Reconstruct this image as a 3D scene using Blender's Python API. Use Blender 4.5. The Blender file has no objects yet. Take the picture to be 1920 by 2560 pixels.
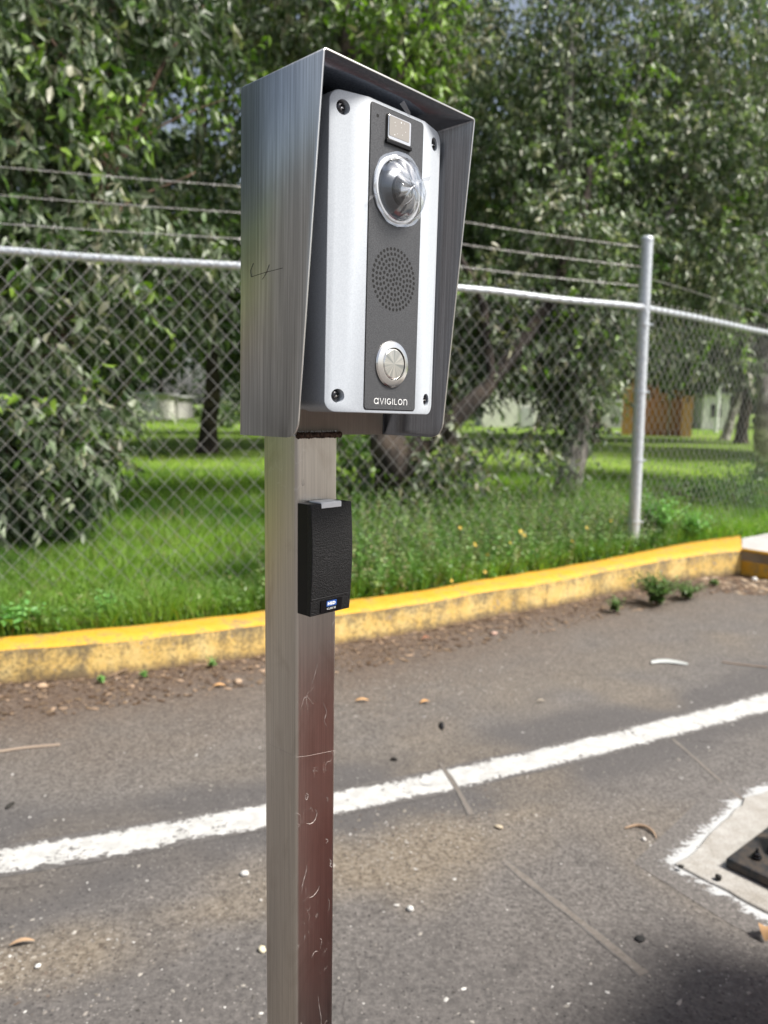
import bpy, bmesh, math, random
import numpy as np
from mathutils import Vector, Matrix, noise as mnoise

random.seed(7)
rng = np.random.default_rng(11)
sc = bpy.context.scene
C = sc.collection
R = math.radians

# ------------------------------------------------------------------ camera
CAMH = 1.15
F = 1907.0
_p, _r = R(7.9), R(.96)
fw = Vector((0, math.cos(_p), -math.sin(_p)))
rt0 = Vector((1, 0, 0)); dn0 = Vector((0, -math.sin(_p), -math.cos(_p)))
rt = rt0 * math.cos(_r) - dn0 * math.sin(_r)
dn = rt0 * math.sin(_r) + dn0 * math.cos(_r)
cd = bpy.data.cameras.new('camera'); cam = bpy.data.objects.new('camera', cd); C.objects.link(cam)
cam.matrix_world = Matrix(((rt.x, -dn.x, -fw.x, 0), (rt.y, -dn.y, -fw.y, 0), (rt.z, -dn.z, -fw.z, CAMH), (0, 0, 0, 1)))
cd.sensor_fit = 'VERTICAL'; cd.sensor_height = 36; cd.sensor_width = 27; cd.lens = 36 * F / 2560
cd.clip_start = .02; cd.clip_end = 1500
cd.dof.use_dof = True; cd.dof.focus_distance = .66; cd.dof.aperture_fstop = 7.2
sc.camera = cam

# ------------------------------------------------------------------ light
SUN_EL, SUN_AZ = 54, 106          # azimuth clockwise from +Y
w = bpy.data.worlds.new('World'); sc.world = w; w.use_nodes = True
nt = w.node_tree; nt.nodes.clear()
sky = nt.nodes.new('ShaderNodeTexSky'); sky.sky_type = 'NISHITA'; sky.sun_disc = False
sky.sun_elevation = R(SUN_EL); sky.sun_rotation = R(SUN_AZ); sky.air_density = 1.0; sky.dust_density = 3.5; sky.ozone_density = 1.0
bg = nt.nodes.new('ShaderNodeBackground'); bg.inputs[1].default_value = .10
wo = nt.nodes.new('ShaderNodeOutputWorld')
hs = nt.nodes.new('ShaderNodeHueSaturation'); hs.inputs['Saturation'].default_value = .62; nt.links.new(sky.outputs[0], hs.inputs['Color']); nt.links.new(hs.outputs[0], bg.inputs[0]); nt.links.new(bg.outputs[0], wo.inputs[0])
sd = bpy.data.lights.new('sun', 'SUN'); sd.energy = 4.2; sd.angle = R(13); sd.color = (1, .95, .87)
so = bpy.data.objects.new('sun', sd); C.objects.link(so)
sdir = Vector((math.sin(R(SUN_AZ)) * math.cos(R(SUN_EL)), math.cos(R(SUN_AZ)) * math.cos(R(SUN_EL)), math.sin(R(SUN_EL))))
so.rotation_euler = (-sdir).to_track_quat('-Z', 'Y').to_euler()
sc.view_settings.view_transform = 'Standard'; sc.view_settings.look = 'None'
sc.view_settings.exposure = .66; sc.view_settings.gamma = 1; sc.view_settings.use_curve_mapping = False
sc.cycles.max_bounces = 8; sc.cycles.transparent_max_bounces = 12
sc.cycles.caustics_reflective = False; sc.cycles.caustics_refractive = False

# ------------------------------------------------------------------ helpers
def at(px, py, Y):
    d = fw + rt * ((px - 960) / F) + dn * ((py - 1280) / F)
    return d * (Y / d.y) + Vector((0, 0, CAMH))
def gr(px, py, h=0):
    d = fw + rt * ((px - 960) / F) + dn * ((py - 1280) / F)
    k = (h - CAMH) / d.z
    return Vector((d.x * k, d.y * k, h))

def tag(o, label=None, cat=None, group=None, kind=None):
    if label: o['label'] = label
    if cat: o['category'] = cat
    if group: o['group'] = group
    if kind: o['kind'] = kind
    return o
def empty(name, loc=(0, 0, 0), rz=0, label=None, cat=None, group=None):
    o = bpy.data.objects.new(name, None); C.objects.link(o); o.location = loc; o.rotation_euler = (0, 0, rz)
    o.empty_display_size = .1
    return tag(o, label, cat, group)
def link(name, me, mat=None, parent=None, smooth=False):
    if mat is not None and not me.materials: me.materials.append(mat)
    if smooth: me.polygons.foreach_set('use_smooth', [True] * len(me.polygons))
    o = bpy.data.objects.new(name, me); C.objects.link(o)
    if parent: o.parent = parent
    return o
def copy_tree(o, parent=None):
    c = o.copy(); C.objects.link(c); c.parent = parent
    for ch in o.children: copy_tree(ch, c)
    return c
def npmesh(name, V, faces, cols=None, attrs=None):
    """faces: list of (n,k) int arrays"""
    me = bpy.data.meshes.new(name); V = np.asarray(V, np.float32)
    me.vertices.add(len(V)); me.vertices.foreach_set('co', V.ravel())
    fl = [np.asarray(f, np.int32) for f in faces if len(f)]
    nl = sum(f.size for f in fl); npoly = sum(len(f) for f in fl)
    me.loops.add(nl); me.loops.foreach_set('vertex_index', np.concatenate([f.ravel() for f in fl]))
    me.polygons.add(npoly)
    tot = np.concatenate([np.full(len(f), f.shape[1], np.int32) for f in fl])
    st = np.concatenate([[0], np.cumsum(tot)[:-1]]).astype(np.int32)
    me.polygons.foreach_set('loop_start', st); me.polygons.foreach_set('loop_total', tot)
    me.update(calc_edges=True)
    if cols is not None:
        a = me.color_attributes.new('Col', 'FLOAT_COLOR', 'POINT')
        cc = np.ones((len(V), 4), np.float32); cc[:, :3] = cols; a.data.foreach_set('color', cc.ravel())
    for k, v in (attrs or {}).items():
        a = me.attributes.new(k, 'FLOAT', 'POINT'); a.data.foreach_set('value', np.asarray(v, np.float32))
    return me

class MB:
    def __init__(s): s.v = []; s.f = []
    def add(s, vs, fs):
        b = len(s.v); s.v += [tuple(v) for v in vs]; s.f += [tuple(b + i for i in f) for f in fs]
    def box(s, c, d, M=None):
        x, y, z = c; a, b, h = [q / 2 for q in d]
        vs = [Vector((x + i * a, y + j * b, z + k * h)) for k in (-1, 1) for j in (-1, 1) for i in (-1, 1)]
        if M: vs = [M @ v for v in vs]
        s.add(vs, [(0, 2, 3, 1), (4, 5, 7, 6), (0, 1, 5, 4), (2, 6, 7, 3), (0, 4, 6, 2), (1, 3, 7, 5)])
    def tube(s, pts, rad, n=8, cap=True, wob=0):
        pts = [Vector(p) for p in pts]; N = len(pts)
        if not hasattr(rad, '__len__'): rad = [rad] * N
        up = Vector((0, 0, 1)); vs = []
        t0 = (pts[1] - pts[0]).normalized()
        side = t0.cross(up) if abs(t0.dot(up)) < .95 else t0.cross(Vector((1, 0, 0)))
        side.normalize()
        for i, p in enumerate(pts):
            t = (pts[min(i + 1, N - 1)] - pts[max(i - 1, 0)]).normalized()
            side = (side - t * side.dot(t)).normalized(); b = t.cross(side)
            for k in range(n):
                a = 2 * math.pi * k / n
                rr = rad[i] * (1 + wob * mnoise.noise(p * 6 + Vector((math.cos(a), math.sin(a), 0)) * 1.3))
                vs.append(p + side * math.cos(a) * rr + b * math.sin(a) * rr)
        fs = []
        for i in range(N - 1):
            for k in range(n):
                k2 = (k + 1) % n; fs.append((i * n + k, i * n + k2, (i + 1) * n + k2, (i + 1) * n + k))
        if cap: fs += [tuple(range(n - 1, -1, -1)), tuple((N - 1) * n + k for k in range(n))]
        s.add(vs, fs)
    def prism(s, poly, z0, z1, M=None):
        """poly: list of (x,y) ccw"""
        n = len(poly); vs = [Vector((x, y, z0)) for x, y in poly] + [Vector((x, y, z1)) for x, y in poly]
        if M: vs = [M @ v for v in vs]
        s.add(vs, [tuple(range(n - 1, -1, -1)), tuple(range(n, 2 * n))] + [(i, (i + 1) % n, n + (i + 1) % n, n + i) for i in range(n)])
    def lathe(s, prof, n=32, M=None, cap0=True, cap1=True):
        """prof (r,h) along local z"""
        vs = [Vector((r * math.cos(2 * math.pi * k / n), r * math.sin(2 * math.pi * k / n), h)) for r, h in prof for k in range(n)]
        if M: vs = [M @ v for v in vs]
        fs = [(i * n + k, i * n + (k + 1) % n, (i + 1) * n + (k + 1) % n, (i + 1) * n + k) for i in range(len(prof) - 1) for k in range(n)]
        if cap0: fs.append(tuple(range(n - 1, -1, -1)))
        if cap1: fs.append(tuple((len(prof) - 1) * n + k for k in range(n)))
        s.add(vs, fs)
    def mesh(s, name):
        me = bpy.data.meshes.new(name); me.from_pydata([tuple(v) for v in s.v], [], s.f); me.update(); return me
    def build(s, name, mat, parent=None, smooth=False, bevel=0, seg=2, ang=35):
        o = link(name, s.mesh(name), mat, parent)
        if bevel:
            m = o.modifiers.new('b', 'BEVEL'); m.width = bevel; m.segments = seg; m.limit_method = 'ANGLE'; m.angle_limit = R(ang)
        if smooth or bevel: shade(o, smooth and ang or ang)
        return o
def shade(o, ang=35):
    me = o.data; me.polygons.foreach_set('use_smooth', [True] * len(me.polygons))
    me.set_sharp_from_angle(angle=R(ang))

def rrect(w, h, r, n=5, cx=0, cy=0):
    pts = []
    for sx, sy, a0 in ((1, -1, -90), (1, 1, 0), (-1, 1, 90), (-1, -1, 180)):
        for i in range(n + 1):
            a = R(a0 + 90 * i / n); pts.append((cx + sx * (w / 2 - r) + r * math.cos(a), cy + sy * (h / 2 - r) + r * math.sin(a)))
    return pts

# ------------------------------------------------------------------ materials
def mat(name, col=(.5, .5, .5), rough=.5, metal=0, spec=.5, fn=None):
    m = bpy.data.materials.new(name); m.use_nodes = True; t = m.node_tree; b = t.nodes['Principled BSDF']
    b.inputs['Base Color'].default_value = (*col, 1); b.inputs['Roughness'].default_value = rough
    b.inputs['Metallic'].default_value = metal; b.inputs['Specular IOR Level'].default_value = spec
    if fn: fn(t, b)
    return m
def N(t, ty, **k):
    n = t.nodes.new(ty)
    for a, v in k.items():
        if a.startswith('i_'):
            key = a[2:]; key = int(key) if key.isdigit() else key.replace('_', ' ')
            n.inputs[key].default_value = v
        else: setattr(n, a, v)
    return n
def L(t, a, b): t.links.new(a, b)
def coord(t, scale=(1, 1, 1), kind='Object', rot=(0, 0, 0)):
    c = N(t, 'ShaderNodeTexCoord'); m = N(t, 'ShaderNodeMapping'); m.inputs['Scale'].default_value = scale; m.inputs['Rotation'].default_value = rot
    L(t, c.outputs[kind], m.inputs[0]); return m.outputs[0]
def noise(t, vec, scale, detail=4, rough=.55, dist=0):
    n = N(t, 'ShaderNodeTexNoise'); n.inputs['Scale'].default_value = scale; n.inputs['Detail'].default_value = detail
    n.inputs['Roughness'].default_value = rough; n.inputs['Distortion'].default_value = dist
    if vec is not None: L(t, vec, n.inputs['Vector'])
    return n.outputs['Fac']
def ramp(t, fac, stops, interp='LINEAR'):
    r = N(t, 'ShaderNodeValToRGB'); r.color_ramp.interpolation = interp; e = r.color_ramp.elements
    while len(e) < len(stops): e.new(.5)
    for x, (p, c) in zip(e, stops): x.position = p; x.color = (*c, 1) if hasattr(c, '__len__') else (c, c, c, 1)
    L(t, fac, r.inputs[0]); return r.outputs[0]
def mix(t, fac, a, b, mode='MIX'):
    m = N(t, 'ShaderNodeMix', data_type='RGBA', blend_type=mode)
    for k_, v in ((0, fac), (6, a), (7, b)):
        if isinstance(v, bpy.types.NodeSocket): L(t, v, m.inputs[k_])
        elif hasattr(v, '__len__'): m.inputs[k_].default_value = (*v, 1)
        else: m.inputs[k_].default_value = v if k_ == 0 else (v, v, v, 1)
    return m.outputs[2]
def mth(t, op, a, b=0, clamp=False):
    m = N(t, 'ShaderNodeMath', operation=op, use_clamp=clamp)
    for s, v in ((m.inputs[0], a), (m.inputs[1], b)):
        if isinstance(v, bpy.types.NodeSocket): L(t, v, s)
        else: s.default_value = v
    return m.outputs[0]
def bump(t, b, h, strength=.3, dist=.01):
    n = N(t, 'ShaderNodeBump'); n.inputs['Strength'].default_value = strength; n.inputs['Distance'].default_value = dist
    L(t, h, n.inputs['Height']); L(t, n.outputs[0], b.inputs['Normal'])
def attr(t, name, out='Fac'):
    a = N(t, 'ShaderNodeAttribute'); a.attribute_name = name; return a.outputs[out]

def brushed(base, tint, rlo, rhi, axis='z', smudge=.5, aniso=.6, lo=.6, hi=1.35):
    def fn(t, b):
        sc_ = (520, 520, 7)
        v = coord(t, sc_); g = noise(t, v, 1, 3, .7)
        v2 = coord(t, (1, 1, .45)); s = noise(t, v2, 22, 5, .6, 1.5); s2 = noise(t, coord(t), 9, 3, .5)
        c1 = mix(t, ramp(t, g, [(.25, 0), (.75, 1)]), [x * lo for x in base], [min(1, x * hi) for x in base])
        c2 = mix(t, mth(t, 'MULTIPLY', ramp(t, s, [(.52, 0), (.72, 1)]), smudge), c1, tint)
        L(t, c2, b.inputs['Base Color'])
        rr = mth(t, 'ADD', mth(t, 'MULTIPLY', g, .12), mth(t, 'MULTIPLY', s2, .16))
        mr = N(t, 'ShaderNodeMapRange'); mr.inputs['To Min'].default_value = rlo; mr.inputs['To Max'].default_value = rhi
        mr.inputs['From Max'].default_value = .28; L(t, rr, mr.inputs[0]); L(t, mr.outputs[0], b.inputs['Roughness'])
        bump(t, b, g, .06, .0004)
        b.inputs['Anisotropic'].default_value = aniso
    return fn
M = {}
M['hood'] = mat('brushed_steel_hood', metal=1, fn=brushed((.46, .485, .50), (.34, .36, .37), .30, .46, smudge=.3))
def pole_fn(t, b):
    brushed((.61, .57, .52), (.43, .38, .33), .28, .44, smudge=.6, lo=.8, hi=1.15)(t, b)
    # scuffs and film residue
    base = b.inputs['Base Color'].links[0].from_socket
    v = coord(t, (1, 1, .55)); d = N(t, 'ShaderNodeTexVoronoi', feature='DISTANCE_TO_EDGE'); d.inputs['Scale'].default_value = 45
    nn = N(t, 'ShaderNodeTexNoise'); nn.inputs['Scale'].default_value = 30; L(t, v, nn.inputs[0])
    mv = mix(t, .12, v, nn.outputs['Color'], 'MIX'); L(t, mv, d.inputs['Vector'])
    line = ramp(t, d.outputs['Distance'], [(0, .8), (.03, 0)])
    gate = ramp(t, noise(t, coord(t), 21, 4, .6), [(.56, 0), (.66, 1)])
    f = mth(t, 'MULTIPLY', line, gate)
    spots = ramp(t, noise(t, coord(t), 75, 3, .55, 1.2), [(.66, 0), (.72, 1)])
    f = mth(t, 'MAXIMUM', f, mth(t, 'MULTIPLY', spots, gate))
    L(t, mix(t, mth(t, 'MULTIPLY', f, .55), base, (.78, .76, .72)), b.inputs['Base Color'])
    L(t, mth(t, 'SUBTRACT', 1, mth(t, 'MULTIPLY', f, .6)), b.inputs['Metallic'])
M['pole'] = mat('brushed_steel_post', metal=1, fn=pole_fn)
M['inner'] = mat('shaded_inner_steel', metal=1, fn=brushed((.30, .32, .36), (.22, .23, .25), .18, .3, smudge=.3, aniso=.3))  # same sheet as the hood, darkened: interior shade put into the colour
M['backsteel'] = mat('road_tinted_back_steel', metal=.45, fn=brushed((.52, .49, .43), (.4, .37, .31), .4, .6, smudge=.4, aniso=0, lo=.85, hi=1.12))  # tan and half matt: the road's reflection on the back strip, put into colour
M['edge'] = mat('cut_steel_edge', (.8, .78, .74), .3, 1)
def speck(c0, c1, scale, strength=.2, dist=.0005, s0=.4, s1=.6):
    def fn(t, b):
        v = coord(t); n = noise(t, v, scale, 2, .6)
        L(t, mix(t, ramp(t, n, [(s0, 0), (s1, 1)]), c0, c1), b.inputs['Base Color']); bump(t, b, n, strength, dist)
    return fn
M['silver'] = mat('silver_paint', rough=.42, spec=.6, fn=speck((.49, .53, .58), (.55, .59, .64), 900, .05, .0002))
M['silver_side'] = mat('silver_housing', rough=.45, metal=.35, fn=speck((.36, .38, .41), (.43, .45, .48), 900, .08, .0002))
M['panel'] = mat('charcoal_panel', rough=.42, fn=speck((.042, .044, .048), (.082, .084, .09), 1100, .35, .0004))
M['black'] = mat('black_plastic', (.005, .005, .006), .4, spec=.25)
M['hole'] = mat('hole_black', (.003, .003, .003), .8)
M['blacktex'] = mat('textured_black_plastic', rough=.45, spec=.28, fn=speck((.006, .006, .006), (.016, .016, .017), 900, 1.0, .0012))
M['screw'] = mat('black_oxide_screw', (.05, .05, .055), .25, .8)
M['chrome'] = mat('satin_steel', (.82, .81, .79), .22, 1)
def radial(t, b):
    c = N(t, 'ShaderNodeTexCoord'); s = N(t, 'ShaderNodeSeparateXYZ'); L(t, c.outputs['Object'], s.inputs[0])
    a = mth(t, 'ARCTAN2', s.outputs[2], s.outputs[0])
    n = N(t, 'ShaderNodeTexNoise', noise_dimensions='1D'); n.inputs['Scale'].default_value = 2.2; n.inputs['Detail'].default_value = 6
    L(t, mth(t, 'MULTIPLY', a, 1), n.inputs['W'])
    L(t, ramp(t, n.outputs['Fac'], [(.35, (.5, .52, .52)), (.62, (.95, .93, .89))]), b.inputs['Base Color'])
    b.inputs['Anisotropic'].default_value = .8
M['button'] = mat('spun_steel_button', metal=1, rough=.28, fn=radial)
M['white'] = mat('white_print', (.85, .86, .86), .5)
M['whitep'] = mat('white_plastic', (.8, .81, .82), .3)
M['blue'] = mat('blue_print', (.02, .09, .36), .4)
M['tan'] = mat('translucent_window', (.33, .31, .285), .2)
M['clearwhite'] = mat('frosted_ring', (.62, .65, .69), .15)
M['lens'] = mat('lens_glass', (.01, .012, .02), .04, spec=1)
M['conegrey'] = mat('dome_inner_grey', (.07, .08, .095), .3, .4)
def glassy(alpha, rough=.05, col=(.9, .93, .97)):
    m = bpy.data.materials.new('clear_film'); m.use_nodes = True; t = m.node_tree; t.nodes.clear()
    tr = N(t, 'ShaderNodeBsdfTransparent'); gl = N(t, 'ShaderNodeBsdfGlossy'); gl.inputs['Roughness'].default_value = rough; gl.inputs[0].default_value = (*col, 1)
    fr = N(t, 'ShaderNodeLayerWeight'); fr.inputs[0].default_value = .45
    mx = N(t, 'ShaderNodeMixShader'); o = N(t, 'ShaderNodeOutputMaterial')
    f = mth(t, 'ADD', mth(t, 'MULTIPLY', fr.outputs[0], .36), alpha, True)
    L(t, f, mx.inputs[0]); L(t, tr.outputs[0], mx.inputs[1]); L(t, gl.outputs[0], mx.inputs[2]); L(t, mx.outputs[0], o.inputs[0]); return m
M['dome'] = glassy(.05, .03); M['film'] = glassy(.0, .15)
def crease():
    m = bpy.data.materials.new('whitened_film'); m.use_nodes = True; b = m.node_tree.nodes['Principled BSDF']; b.inputs['Base Color'].default_value = (.82, .85, .9, 1); b.inputs['Roughness'].default_value = .3; b.inputs['Alpha'].default_value = .34; return m
M['crease'] = crease()
M['weld'] = mat('weld_bead', rough=.6, metal=.5, fn=speck((.035, .018, .012), (.14, .085, .06), 300, .8, .001))
M['galv'] = mat('galvanised_steel', rough=.42, metal=.35, fn=speck((.52, .56, .60), (.66, .70, .74), 60, .1, .001))
M['wire'] = mat('galvanised_wire', (.42, .41, .405), .5, .5)
def asph(t, b=None):
    v = coord(t)
    n1 = noise(t, v, 1.3, 5, .6); n2 = noise(t, v, 9, 5, .65); n3 = noise(t, v, 95, 4, .7); n4 = noise(t, v, 260, 2, .6)
    tone = attr(t, 'tone'); tan_ = attr(t, 'dust')
    base = mix(t, ramp(t, n2, [(.3, 0), (.7, 1)]), (.10, .091, .085), (.148, .135, .126))
    base = mix(t, ramp(t, n1, [(.35, 0), (.65, 1)]), base, (.12, .111, .105), 'MIX')
    base = mix(t, .8, base, ramp(t, n3, [(.3, .38), (.5, 1.0), (.7, 1.75)]), 'MULTIPLY')
    base = mix(t, mth(t, 'MULTIPLY', tone, .75), base, (.078, .074, .075))
    dustc = mix(t, ramp(t, n3, [(.35, 0), (.65, 1)]), mix(t, attr(t, 'dirt'), (.09, .07, .052), (.055, .036, .026)), mix(t, attr(t, 'dirt'), (.25, .215, .17), (.165, .12, .09)))
    base = mix(t, mth(t, 'MULTIPLY', tan_, mth(t, 'ADD', .5, n2), True), base, dustc)
    vo = N(t, 'ShaderNodeTexVoronoi'); vo.inputs['Scale'].default_value = 120; L(t, v, vo.inputs[0])
    gate = mth(t, 'GREATER_THAN', vo.outputs['Color'], .0)
    sx = N(t, 'ShaderNodeSeparateColor'); L(t, vo.outputs['Color'], sx.inputs[0])
    st = mth(t, 'MULTIPLY', mth(t, 'LESS_THAN', vo.outputs['Distance'], .3), mth(t, 'GREATER_THAN', sx.outputs[0], .9))
    base = mix(t, mth(t, 'MULTIPLY', st, .45), base, (.34, .32, .30))
    st2 = mth(t, 'MULTIPLY', mth(t, 'LESS_THAN', vo.outputs['Distance'], .35), mth(t, 'LESS_THAN', sx.outputs[1], .14))
    base = mix(t, mth(t, 'MULTIPLY', st2, .7), base, (.03, .028, .028))
    # hairline cracks
    vc = N(t, 'ShaderNodeTexVoronoi', feature='DISTANCE_TO_EDGE'); vc.inputs['Scale'].default_value = 1.6
    nd = N(t, 'ShaderNodeTexNoise'); nd.inputs['Scale'].default_value = 6; nd.inputs['Detail'].default_value = 5; L(t, v, nd.inputs[0])
    L(t, mix(t, .12, v, nd.outputs['Color']), vc.inputs['Vector'])
    ck = mth(t, 'MULTIPLY', ramp(t, vc.outputs['Distance'], [(0, 1), (.004, 0)]), ramp(t, n1, [(.50, 0), (.6, 1)]))
    base = mix(t, mth(t, 'MULTIPLY', ck, .75), base, (.025, .022, .02))
    h = mth(t, 'ADD', n3, mth(t, 'MULTIPLY', n4, .5))
    return base, h
def asph_fn(t, b):
    c, h = asph(t); L(t, c, b.inputs['Base Color']); bump(t, b, h, .55, .004)
M['asphalt'] = mat('asphalt', rough=.82, spec=.35, fn=asph_fn)
def line_fn(t, b):
    c, h = asph(t)
    v = coord(t); n = noise(t, v, 60, 5, .75); n2 = noise(t, v, 7, 4, .6); e = attr(t, 'edge')
    wear = mth(t, 'ADD', mth(t, 'MULTIPLY', n, .62), mth(t, 'MULTIPLY', n2, .38))
    th = mth(t, 'ADD', mth(t, 'MULTIPLY', e, .27), .345)
    k = ramp(t, mth(t, 'SUBTRACT', th, wear), [(0, 0), (.05, 1)])
    pc = mix(t, ramp(t, noise(t, v, 25, 4, .6), [(.4, 0), (.65, 1)]), (.40, .40, .39), (.54, .54, .53))
    L(t, mix(t, k, c, pc), b.inputs['Base Color']); bump(t, b, h, .4, .003)
M['line'] = mat('worn_white_road_paint', rough=.75, fn=line_fn)
def over_fn(t, b):
    c, h = asph(t); n = mth(t, 'ADD', mth(t, 'MULTIPLY', noise(t, coord(t), 75, 5, .8), .5), mth(t, 'MULTIPLY', noise(t, coord(t, (8, 26, 9), rot=(0, 0, -.65)), 1, 4, .7), .5)); e = attr(t, 'edge')
    k = ramp(t, mth(t, 'SUBTRACT', mth(t, 'ADD', mth(t, 'MULTIPLY', e, .42), .25), n), [(-.02, 0), (.05, 1)])
    L(t, mix(t, k, c, (.44, .45, .455)), b.inputs['Base Color']); bump(t, b, h, .4, .003)
M['overpaint'] = mat('white_paint_overspill', rough=.8, fn=over_fn)
def conc(c0, c1, sc=14):
    def fn(t, b):
        v = coord(t); n = noise(t, v, sc, 6, .65); n2 = noise(t, v, sc * 12, 3, .6)
        c = mix(t, ramp(t, n, [(.3, 0), (.7, 1)]), c0, c1); c = mix(t, .5, c, ramp(t, n2, [(.3, .6), (.7, 1.3)]), 'MULTIPLY')
        L(t, c, b.inputs['Base Color']); bump(t, b, n2, .4, .003)
    return fn
M['pad'] = mat('barrier_pad_concrete', rough=.8, fn=conc((.27, .25, .22), (.42, .41, .39)))
M['concrete'] = mat('grey_concrete', rough=.85, fn=conc((.36, .35, .34), (.52, .51, .5)))
def trench_fn(t, b):
    c, h = asph(t); v = coord(t); n = noise(t, v, 55, 5, .75); n2 = noise(t, v, 6, 4, .6); e = attr(t, 'edge')
    k = ramp(t, mth(t, 'SUBTRACT', mth(t, 'ADD', mth(t, 'MULTIPLY', e, .42), .26), mth(t, 'ADD', mth(t, 'MULTIPLY', n, .6), mth(t, 'MULTIPLY', n2, .4))), [(-.02, 0), (.14, .42)])
    L(t, mix(t, k, c, mix(t, ramp(t, n, [(.35, 0), (.65, 1)]), (.17, .14, .115), (.30, .265, .22))), b.inputs['Base Color']); bump(t, b, h, .5, .004)
M['trench'] = mat('trench_mortar', rough=.9, fn=trench_fn)
def kerbtop(t, b):
    v = coord(t); n = noise(t, v, 11, 6, .65); n2 = noise(t, v, 70, 4, .7)
    c = mix(t, ramp(t, n, [(.35, 0), (.7, 1)]), (.58, .30, .018), (.74, .43, .04))
    c = mix(t, ramp(t, mth(t, 'ADD', mth(t, 'MULTIPLY', n, .6), mth(t, 'MULTIPLY', n2, .4)), [(.50, 0), (.60, .85)]), c, (.24, .18, .09))
    L(t, c, b.inputs['Base Color']); bump(t, b, n2, .6, .006)
M['kerbtop'] = mat('fresh_yellow_kerb_paint', rough=.7, fn=kerbtop)
def kerbface(t, b):
    v = coord(t); n = noise(t, v, 8, 6, .7); n2 = noise(t, v, 60, 5, .75); nv = noise(t, coord(t, (14, 14, 2)), 1, 4, .6); h_ = attr(t, 'hgt')
    c = mix(t, ramp(t, n, [(.35, 0), (.65, 1)]), (.66, .42, .10), (.74, .56, .24))
    c = mix(t, ramp(t, n2, [(.5, 0), (.75, .8)]), c, (.5, .3, .05))
    mold = mth(t, 'ADD', mth(t, 'MULTIPLY', n2, .45), mth(t, 'ADD', mth(t, 'MULTIPLY', nv, .25), mth(t, 'MULTIPLY', noise(t, v, 4.3, 5, .65, .8), .3)))
    up = mth(t, 'MULTIPLY', mth(t, 'ABSOLUTE', mth(t, 'SUBTRACT', h_, .45)), .16)
    c = mix(t, ramp(t, mth(t, 'ADD', mold, up), [(.492, 0), (.60, .82)]), c, (.125, .105, .075))
    chip = ramp(t, mth(t, 'ADD', mth(t, 'MULTIPLY', n, .6), mth(t, 'MULTIPLY', n2, .4)), [(.395, 1), (.42, 0)])
    c = mix(t, chip, c, (.26, .25, .24))
    low = ramp(t, h_, [(0, 1), (.22, 0)]); c = mix(t, mth(t, 'MULTIPLY', low, mth(t, 'ADD', n2, .25), True), c, (.16, .11, .07))
    L(t, c, b.inputs['Base Color']); bump(t, b, n2, .7, .008)
M['kerbface'] = mat('weathered_yellow_kerb_paint', rough=.85, fn=kerbface)
def soil_fn(t, b):
    v = coord(t); n = noise(t, v, 1.1, 5, .6); n2 = noise(t, v, 14, 5, .7)
    c = mix(t, ramp(t, n, [(.35, 0), (.65, 1)]), (.10, .18, .02), (.22, .33, .045))
    c = mix(t, ramp(t, n2, [(.5, 0), (.8, .7)]), c, (.05, .07, .015))
    L(t, c, b.inputs['Base Color']); bump(t, b, n2, .8, .03)
M['lawn'] = mat('lawn_soil', rough=.95, fn=soil_fn)
def leafmat(name, rough, trans, spec=.5):
    m = bpy.data.materials.new(name); m.use_nodes = True; t = m.node_tree; b = t.nodes['Principled BSDF']; o = t.nodes['Material Output']
    col = attr(t, 'Col', 'Color'); L(t, col, b.inputs['Base Color']); b.inputs['Roughness'].default_value = rough; b.inputs['Specular IOR Level'].default_value = spec
    tr = N(t, 'ShaderNodeBsdfTranslucent'); L(t, mix(t, .5, col, (.35, .6, .08), 'MULTIPLY'), tr.inputs[0])
    L(t, mix(t, 1, col, (1.3, 1.7, .6), 'MULTIPLY'), tr.inputs[0])
    mx = N(t, 'ShaderNodeMixShader'); mx.inputs[0].default_value = trans; L(t, b.outputs[0], mx.inputs[1]); L(t, tr.outputs[0], mx.inputs[2]); L(t, mx.outputs[0], o.inputs[0])
    return m
M['leaf'] = leafmat('tree_leaf', .42, .22, .55); M['grass'] = leafmat('grass_blade', .5, .3, .4); M['farleaf'] = leafmat('far_leaf', .6, .2, .3)
def bark_fn(c0, c1, pale):
    def fn(t, b):
        v = coord(t, (6, 6, 1.6)); n = noise(t, v, 3, 6, .7, .6); n2 = noise(t, coord(t), 5, 4, .6)
        c = mix(t, ramp(t, n, [(.35, 0), (.62, 1)]), c0, c1); c = mix(t, ramp(t, n2, [(.5, 0), (.62, 1)]), c, pale)
        L(t, c, b.inputs['Base Color']); bump(t, b, n, .9, .04)
    return fn
M['bark'] = mat('rough_dark_bark', rough=.9, fn=bark_fn((.012, .009, .008), (.055, .042, .034), (.08, .06, .045)))
M['barkred'] = mat('reddish_bark', rough=.85, fn=bark_fn((.035, .02, .014), (.13, .08, .052), (.20, .13, .09)))
M['barkpale'] = mat('pale_peeling_bark', rough=.85, fn=bark_fn((.06, .052, .045), (.38, .35, .32), (.62, .59, .55)))
M['twig'] = mat('twig', (.09, .055, .038), .8)
M['litter'] = leafmat('dry_litter', .8, .05, .2)
M['stone'] = leafmat('loose_stone', .8, 0, .3)
M['orange'] = mat('orange_render', rough=.85, fn=conc((.50, .215, .11), (.62, .28, .15), 5))
M['orange_sunlit'] = mat('sunlit_orange_render', rough=.85, fn=conc((.74, .36, .17), (.84, .45, .22), 4))  # lighter copy of the wall orange: sunlight on these faces put into the colour
M['whitewall'] = mat('white_wall', rough=.85, fn=conc((.62, .61, .57), (.78, .77, .74), 2))
M['roofgrey'] = mat('roof_sheet', (.45, .46, .47), .6)
M['darkwin'] = mat('dark_glass', (.02, .025, .03), .1)
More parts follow.
